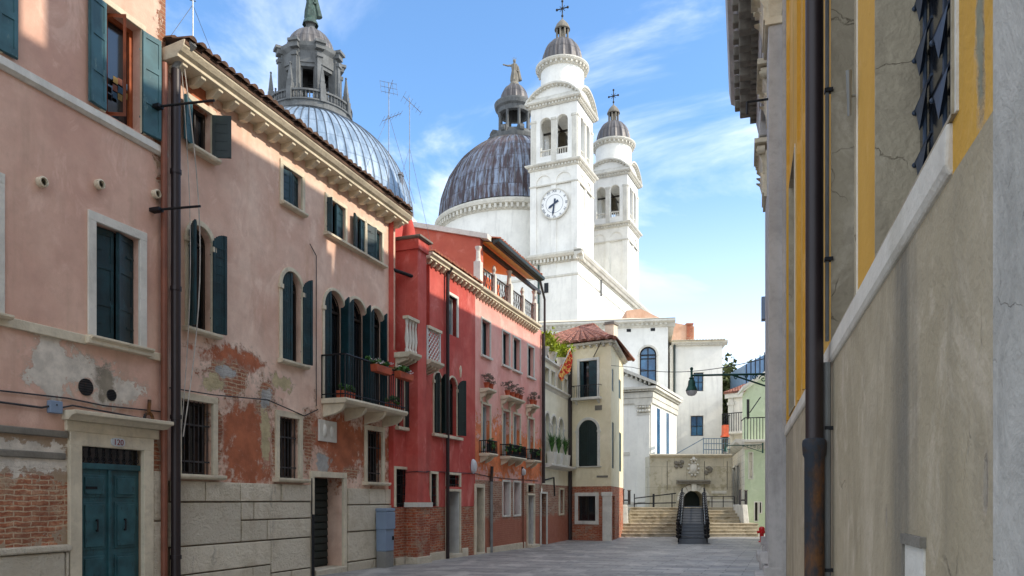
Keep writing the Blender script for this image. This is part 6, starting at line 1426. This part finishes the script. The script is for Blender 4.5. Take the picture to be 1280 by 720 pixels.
def oratory():
    f = fr; U = lambda Y: (16-Y)*math.hypot(1, .304); P = f.thing('oratory', 'grey stone church front with tall pilasters and deep overhanging cornice, right of the street', 'church')
    st = stonemat('weathered facade stone', rgb(176, 172, 168), .4, .45, 1.2, .5); M['ora'] = st; ue, ub = U(15.8), U(9.32); H = 9.5
    MB().box(ue, ub, -.04, 10, -.6, H).build('wall', st, P)
    def pil(Y0, Y1, yp, cap0, cap1, name='pilaster'):
        a, b = U(Y1), U(Y0)
        q = MB().box(a, b, yp, -.03, .75, cap0).box(a-.05, b+.05, yp-.05, -.03, .66, .78).lathe((a+b)/2, yp, [(.001,.8),(.1,.8),(.1,.95),(.001,.95)], 6).build(name, st, P, bevel=.01)
        MB().box(a-.08, b+.08, yp-.1, -.02, .0, .66).box(a-.13, b+.13, yp-.16, -.02, .52, .68).box(a-.13, b+.13, yp-.16, -.02, -.4, .22).build('pedestal', st, q, bevel=.03)
        c = MB().box(a-.03, b+.03, yp-.04, -.02, cap0, cap0+.08)
        hh = cap1-cap0-.2
        def leaf(x, y, nx_, ny_, z, h_, w_):
            P0 = [(-w_*.5,.0,0),(w_*.5,.0,0),(w_*.62,.02,h_*.45),(-w_*.62,.02,h_*.45),(w_*.4,.07,h_*.85),(-w_*.4,.07,h_*.85),(w_*.15,.13,h_*.92),(-w_*.15,.13,h_*.92),(0,.13,h_*.74)]
            c.add([(x+p[0]*ny_+p[1]*nx_, y-p[0]*nx_-p[1]*abs(ny_), z+p[2]) for p in P0]+[(x+p[0]*ny_*.8+(p[1]-.05)*nx_, y-p[0]*nx_*.8-(p[1]-.05)*abs(ny_), z+p[2]) for p in P0[:8]], [(0,1,2,3),(3,2,4,5),(5,4,6,7),(7,6,8),(9,12,11,10),(12,14,13,11),(14,16,15,13),(0,3,12,9),(1,10,11,2),(3,5,14,12),(2,11,13,4)])
        for jj in range(2):
            for i in range(3 if jj == 0 else 4): x = a+(b-a)*(i+.5)/(3 if jj == 0 else 4); leaf(x, yp-.03-.02*jj, 0, 1, cap0+.08+hh*.42*jj, hh*.55, (b-a)/3.4)
            leaf(b+.02, yp*.6, 1, 0, cap0+.08+hh*.42*jj, hh*.55, .14)
        for xx in (a-.03, b+.03):
            c.tube((xx, yp-.15, cap1-.17), (xx, yp-.02, cap1-.17), .075, n=12); c.tube((xx, yp-.17, cap1-.17), (xx, yp-.02, cap1-.17), .03, n=8)
        c.box(a, b, yp-.06, -.02, cap0+.08, cap1-.16)
        c.box(a-.14, b+.14, yp-.2, -.02, cap1-.08, cap1); c.build('capital', 'stone', q)
    pil(9.4, 10.1, -.2, 7.45, 8.25); pil(11.6, 12.2, -.10, 7.45, 8.25); pil(13.6, 14.3, -.12, 7.0, 8.0)
    MB().box(ue+1.3, ub+.02, -.22, -.03, 8.3, 8.6).box(U(14.35), U(13.5), -.24, -.03, 8.05, 8.5).build('architrave', st, P, bevel=.02)
    # deep cornice
    m = MB().prof([(-.04,H-.35),(-.22,H-.32),(-.26,H-.12),(-.28,H+.2),(-.60,H+.22),(-.66,H+.3),(-.76,H+.36),(-.80,H+.62),(.5,H+.7)], ue-.0, ub+.1); m.build('cornice', st, P, bevel=.01)
    for i in range(14): x = ue+.2+(ub-ue)*i/14; MB().box(x, x+.22, -.58, -.25, H-.06, H+.22).box(x+.02, x+.2, -.68, -.5, H+.08, H+.24).build('modillion', 'stone_dark', P, bevel=.02)  # darker stone here and on the dentils paints in the eave's shade
    m = MB()
    for i in range(34): x = ue+.05+(ub-ue)*i/34; m.box(x, x+.1, -.38, -.25, H-.12, H+.04)
    m.build('dentils', 'stone_dark', P)
    MB().tube((U(9.5), -.2, 6.6), (U(9.5), -.45, 6.6), .015).tube((U(9.5), -.45, 6.6), (U(9.5), -.45, 6.45), .015).build('iron_hook', 'iron', P)
    # unseen blocks added behind the cornice to shade the left houses; gap passes sun
    MB().prof([(1.0,H+.5),(3.2,H+.5),(3.2,HR),(1.6,HR),(1.6,HR-.3)], ue, U(9.9)).prof([(1.0,H+.5),(3.2,H+.5),(3.2,19.5),(1.6,19.5)], U(9.9), U(9.15)).prof([(1.0,H+.5),(3.2,H+.5),(3.2,15.7),(1.6,15.7)], U(9.15), U(8.65)).prof([(1.0,H+.5),(3.2,H+.5),(3.2,19.5),(1.6,19.5)], U(8.65), U(-6)).build('shadow_block', st, P)
    # lamp post bracket box, sign
    MB().box(ue-.02, ue+.25, -.16, -.04, 5.3, 5.75).build('lamp_mount', 'greybox', P)
HR = 16.0
oratory()
def right_row():
    # houses continuing beyond, set back; only their thin edges show
    f = F((12.9, 37.0), (6.05, 16.0)); P = f.thing('house', 'row house with dark louvred shutters just beyond the grey church front', 'house'); L = f.L; H = HB
    MB().box(0, L, 0, 8, -.6, H).box(L-4.5, L-.01, .5, 7.5, H, H+1.0).box(L-.02, L+2.0, 2.6, 7.5, 8, H+1.6).build('wall', plaster('pale row plaster', rgb(196,186,170), rgb(206,196,182), rgb(150,140,120)), P)  # height shaped and hidden top boxes added to shade the left houses
    m = MB()
    for i, x in enumerate((L-2.0, L-5, L-9)):
        for z0 in (3.0, 6.0): m.box(x, x+.5, -.1, -.02, z0, z0+1.9)
    m.build('shutter', 'green_black', P)
HB = 14.2
right_row()

# ================================================================== STREET FURNITURE
def street_lamp():
    Y = 20.5; zA = CH+(HY-467)/FX*Y; xw = (955-HX)/FX*Y+.5; xl = (864.5-HX)/FX*Y
    t = thing('street_lamp', 'green bell-shaped street lamp on a long scrolled wall bracket', 'street lamp', (xw, Y, zA)); L = xw-xl
    m = MB().tube((0,0,0), (-L,0,-.05), .028, n=8).tube((.0,0,-.48), (-L*.55,0,-.04), .024, n=8); 
    def spiral(cx, cz, r, s, turns=1.6):
        m.path([(cx+s*(r*(1-q/22))*math.cos(q*turns*2*PI/22), 0, cz+(r*(1-q/22))*math.sin(q*turns*2*PI/22)) for q in range(21)], .014, 5)
    spiral(-.25, -.2, .15, 1); spiral(-.52, -.14, .11, -1); spiral(-.75, -.1, .08, 1); spiral(-.98, -.075, .06, -1); spiral(-1.25,-.1,.07,1)
    m.box(-.02, .06, -.05, .05, -.55, .12); m.build('bracket', 'lamp_green', t)
    m = MB().tube((-L,0,.1), (-L,0,-.12), .03).sphere((-L,0,.13), .045, 8).lathe(-L, 0, [(.03,-.08),(.07,-.12),(.05,-.15),(.09,-.2),(.10,-.32),(.14,-.40),(.16,-.46),(.14,-.46),(.08,-.36)], 20); m.build('lamp_shade', 'lamp_green', t, smooth=True)
    MB().lathe(-L, 0, [(.145,-.46),(.14,-.52),(.09,-.58),(.001,-.6)], 20).build('lamp_glass', 'lamp_glass', t, smooth=True)
    t2 = copy_tree(t); t2.location = ((953-HX)/FX*38, 38, CH+(HY-556)/FX*38); t2.scale = (.75, .75, .75); t2['label'] = 'small green street lamp bracket low in front of the green house terrace'; t['group'] = t2['group'] = 'green bracket street lamps'
    t = thing('cable', 'thin power cable slung across the street above the lamp arm', 'cable', (0,0,0)); m = MB()
    A = Vector(((790-HX)/FX*34, 34, CH+(HY-459)/FX*34)); B = Vector(((957-HX)/FX*20, 20, CH+(HY-448)/FX*20)); pts = []
    for i in range(17): q = i/16; p = A.lerp(B, q); p.z -= .28*4*q*(1-q); pts.append(p)
    m.path(pts, .012, 5); m.path([A, Vector(f6.w(f6.L, .0, A.z+.3))], .012, 5); m.build('wire', 'cable_dark', t)
street_lamp()
def cabinet():
    f = f2; x = f.u(489, -.35); t = thing('utility_cabinet', 'grey blue plastic utility cabinet on a concrete foot against the stone wall', 'utility cabinet', f.w(x-.12, -.24, g(20)), f.rz)
    s = .22; b = MB().box(-s, s, -.14, .14, .42, 1.5).build('body', 'greybox', t, bevel=.02)
    MB().box(-s-.02, s+.02, -.17, .14, .98, 1.42).box(-s-.02, s+.02, -.17, .15, 1.44, 1.52).build('door', 'greybox', b, bevel=.015)
    MB().box(s-.1, s-.07, -.18, -.14, .7, .8).build('latch', 'iron', b); MB().box(-s-.0, s, -.13, .13, -.1, .42).build('foot', 'concrete', t, bevel=.01)
cabinet()
def hydrant():
    x, y = at(952.3, 34.4); t = thing('fire_hydrant', 'red fire hydrant standing beside the stone pilaster base', 'fire hydrant', (x, y, g(34)))
    MB().lathe(0, 0, [(.001,0),(.15,0),(.15,.04),(.09,.06),(.09,.4),(.12,.42),(.12,.5),(.13,.52),(.13,.62),(.09,.68),(.03,.7),(.001,.7)], 16).tube((-.17,0,.45), (.17,0,.45), .055, n=10).tube((0,-.16,.45),(0,0,.45),.06,n=10).build('body', 'red_enamel', t, smooth=True)
    MB().tube((-.2,0,.45), (-.16,0,.45), .07, n=8).tube((.16,0,.45), (.2,0,.45), .07, n=8).build('cap', 'red_enamel', t)
hydrant()
def wall_lamps():
    for f, px, py, lab, yy in ((f34, 590, 583, 'round white wall lamp between the red and salmon houses', -.1), (f34, 652.5, 590, 'small white wall lamp near the far door of the salmon house', -.1)):
        t = thing('wall_lamp', lab, 'wall lamp', f.w(f.u(px), 0, f.z(px, py)), f.rz, 'white wall lamps'); r = .17 if px < 600 else .1
        v = MB().lathe(0, 0, [(.001,.14),(r*.7,.12),(r,.05),(r,0)], 16); v.v = [(p[0]*.8, -.02-p[2], p[1]*1.4) for p in v.v]; v.build('globe', 'white_plastic', t, smooth=True); MB().box(-.05,.05,-.04,0,-.12,.2).build('mount', 'iron', t)
wall_lamps()
def antenna(label, px, Y, y0, y1, kind):
    x = (px-HX)/FX*Y; z0 = CH+(HY-y0)/FX*Y; z1 = CH+(HY-y1)/FX*Y; t = thing('antenna', label, 'antenna', (x, Y, z0), .4, 'rooftop television aerials'); H = z1-z0
    MB().tube((0,0,-2.5), (0,0,H), .014, .012, 6).build('mast', 'antenna', t); m = MB()
    def yagi(zz, L, n, tilt):
        m.tube((-L*.35,0,zz+tilt*L*.35), (L*.65,0,zz-tilt*L*.65), .010, n=5)
        for i in range(n): q = -L*.35+L*i/(n-1); w = .35-.18*i/n; m.tube((q,-w,zz-tilt*q), (q,w,zz-tilt*q), .005, n=4)
    if kind == 1:
        for i in range(5): m.tube((-.26+.13*i, -.1, H-.4), (-.26+.13*i, .1, H+.1), .005, n=4)
        for j in range(3): m.tube((-.26,-.1+.08*j,H-.35+.2*j), (.26,-.1+.08*j,H-.35+.2*j), .006, n=4)
        m.tube((0,0,H-.3),(.0,-.5,H-.15),.008,n=4); m.build('grid_reflector', 'antenna', t); m = MB(); yagi(H*.5, .6, 6, -.6)
    elif kind == 2: yagi(H-.15, .6, 6, .7)
    elif kind == 0: m.tube((-.06,0,H*.6),(.06,0,H*.6),.01)
    m.build('rods', 'antenna', t)
    m = MB(); m.path([(0,0,H*.55), (1.0,.6,-1.2)], .006, 4); m.path([(0,0,H*.55), (-1.0,-.6,-1.2)], .006, 4); m.build('stay_wire', 'antenna', t)
antenna('television aerial with a square grid reflector above the pink roof, nearer the silver dome', 486, 24, 192, 104, 1)
antenna('slender mast aerial with short crossed rods, right of the square grid one', 512, 25.5, 262, 122, 2)
antenna('thin bare mast aerial at the start of the long pink roof', 241, 16, 62, -40, 0)
def roofchimney():
    x, y = at(496, 23.5); z0 = CH+(HY-268)/FX*23.5; t = thing('chimney_pot', 'short terracotta chimney pot at the end of the long pink roof', 'chimney', (x, y, z0-.6)); MB().lathe(0,0,[(.07,0),(.07,.75),(.1,.78),(.1,.88),(.05,.9),(.05,.5)],12).build('flue', 'terracotta', t, smooth=True)
roofchimney()

# ================================================================== LIGHT, SKY, CAMERA
SUN_EL, SUN_AZ = 33.0, -12.0     # azimuth measured from +X towards +Y, degrees
el, az = math.radians(SUN_EL), math.radians(SUN_AZ)
sd = Vector((math.cos(el)*math.cos(az), math.cos(el)*math.sin(az), math.sin(el)))
sl = bpy.data.lights.new('sun', 'SUN'); sl.energy = 2.3; sl.angle = math.radians(.55); sl.color = (1.0, .90, .76)
so = bpy.data.objects.new('sun', sl); C.objects.link(so); so.rotation_euler = sd.to_track_quat('Z', 'Y').to_euler()
w = bpy.data.worlds.new('World'); bpy.context.scene.world = w; w.use_nodes = True; nt = w.node_tree; N = nt.nodes; Lk = nt.links; bg = N['Background']
sky = N.new('ShaderNodeTexSky'); sky.sky_type = 'NISHITA'; sky.sun_disc = False; sky.sun_elevation = el; sky.sun_rotation = math.radians(90)-az; sky.air_density = 1.0; sky.dust_density = .6; sky.ozone_density = 2.5
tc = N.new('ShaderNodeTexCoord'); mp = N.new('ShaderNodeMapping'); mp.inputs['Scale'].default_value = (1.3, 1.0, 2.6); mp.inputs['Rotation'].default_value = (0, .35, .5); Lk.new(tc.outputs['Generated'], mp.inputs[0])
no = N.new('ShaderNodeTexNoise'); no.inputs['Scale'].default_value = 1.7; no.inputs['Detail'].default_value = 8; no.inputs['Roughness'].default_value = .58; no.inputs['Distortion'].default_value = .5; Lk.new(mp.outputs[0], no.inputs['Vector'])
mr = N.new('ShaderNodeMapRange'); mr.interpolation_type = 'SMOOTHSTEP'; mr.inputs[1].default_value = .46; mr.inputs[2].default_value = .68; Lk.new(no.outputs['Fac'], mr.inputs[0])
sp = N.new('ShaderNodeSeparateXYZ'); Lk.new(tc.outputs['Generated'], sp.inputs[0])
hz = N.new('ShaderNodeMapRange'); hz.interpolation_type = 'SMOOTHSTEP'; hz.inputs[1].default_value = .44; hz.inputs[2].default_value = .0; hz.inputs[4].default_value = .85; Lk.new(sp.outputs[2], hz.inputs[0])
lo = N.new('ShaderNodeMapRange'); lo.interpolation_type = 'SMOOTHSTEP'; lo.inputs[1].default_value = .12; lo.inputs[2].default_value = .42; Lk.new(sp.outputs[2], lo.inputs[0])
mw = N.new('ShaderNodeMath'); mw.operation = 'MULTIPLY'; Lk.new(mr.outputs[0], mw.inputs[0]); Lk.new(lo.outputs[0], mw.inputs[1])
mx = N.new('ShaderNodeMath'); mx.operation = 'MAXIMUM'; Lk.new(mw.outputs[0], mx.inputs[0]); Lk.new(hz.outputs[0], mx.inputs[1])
bk = N.new('ShaderNodeMapRange'); bk.interpolation_type = 'SMOOTHSTEP'; bk.inputs[1].default_value = .35; bk.inputs[2].default_value = -.35; bk.inputs[4].default_value = .8; Lk.new(sp.outputs[1], bk.inputs[0])  # unseen cloud cover added behind the camera as neutral fill light
zn = N.new('ShaderNodeMapRange'); zn.interpolation_type = 'SMOOTHSTEP'; zn.inputs[1].default_value = .60; zn.inputs[2].default_value = .85; zn.inputs[4].default_value = .7; Lk.new(sp.outputs[2], zn.inputs[0])  # same added cloud overhead, above the visible sky
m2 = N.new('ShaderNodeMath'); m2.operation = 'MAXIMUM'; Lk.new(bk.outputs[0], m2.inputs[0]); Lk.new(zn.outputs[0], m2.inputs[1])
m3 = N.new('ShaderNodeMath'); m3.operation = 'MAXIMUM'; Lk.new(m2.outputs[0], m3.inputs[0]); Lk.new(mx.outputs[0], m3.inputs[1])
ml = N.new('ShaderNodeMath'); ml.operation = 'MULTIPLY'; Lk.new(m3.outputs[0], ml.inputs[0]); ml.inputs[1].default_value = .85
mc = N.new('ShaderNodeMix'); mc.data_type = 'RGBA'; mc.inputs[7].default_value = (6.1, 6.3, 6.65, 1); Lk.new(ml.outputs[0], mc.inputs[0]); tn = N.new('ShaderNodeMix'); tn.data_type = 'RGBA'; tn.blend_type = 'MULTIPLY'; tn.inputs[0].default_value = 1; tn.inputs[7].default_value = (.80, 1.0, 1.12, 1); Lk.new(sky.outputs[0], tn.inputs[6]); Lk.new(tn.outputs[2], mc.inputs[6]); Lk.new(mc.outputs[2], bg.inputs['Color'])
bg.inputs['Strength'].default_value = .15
cam = bpy.data.cameras.new('camera'); co = bpy.data.objects.new('camera', cam); C.objects.link(co); co.location = (0, 0, CH); co.rotation_euler = (PI/2, 0, 0)
cam.sensor_width = 36; cam.lens = 36*FX/1280; cam.shift_y = (HY-360)/1280; cam.clip_start = .05; cam.clip_end = 6000
S = bpy.context.scene; S.camera = co; S.view_settings.view_transform = 'Standard'; S.view_settings.look = 'None'; S.view_settings.exposure = 1.0; S.view_settings.gamma = 1
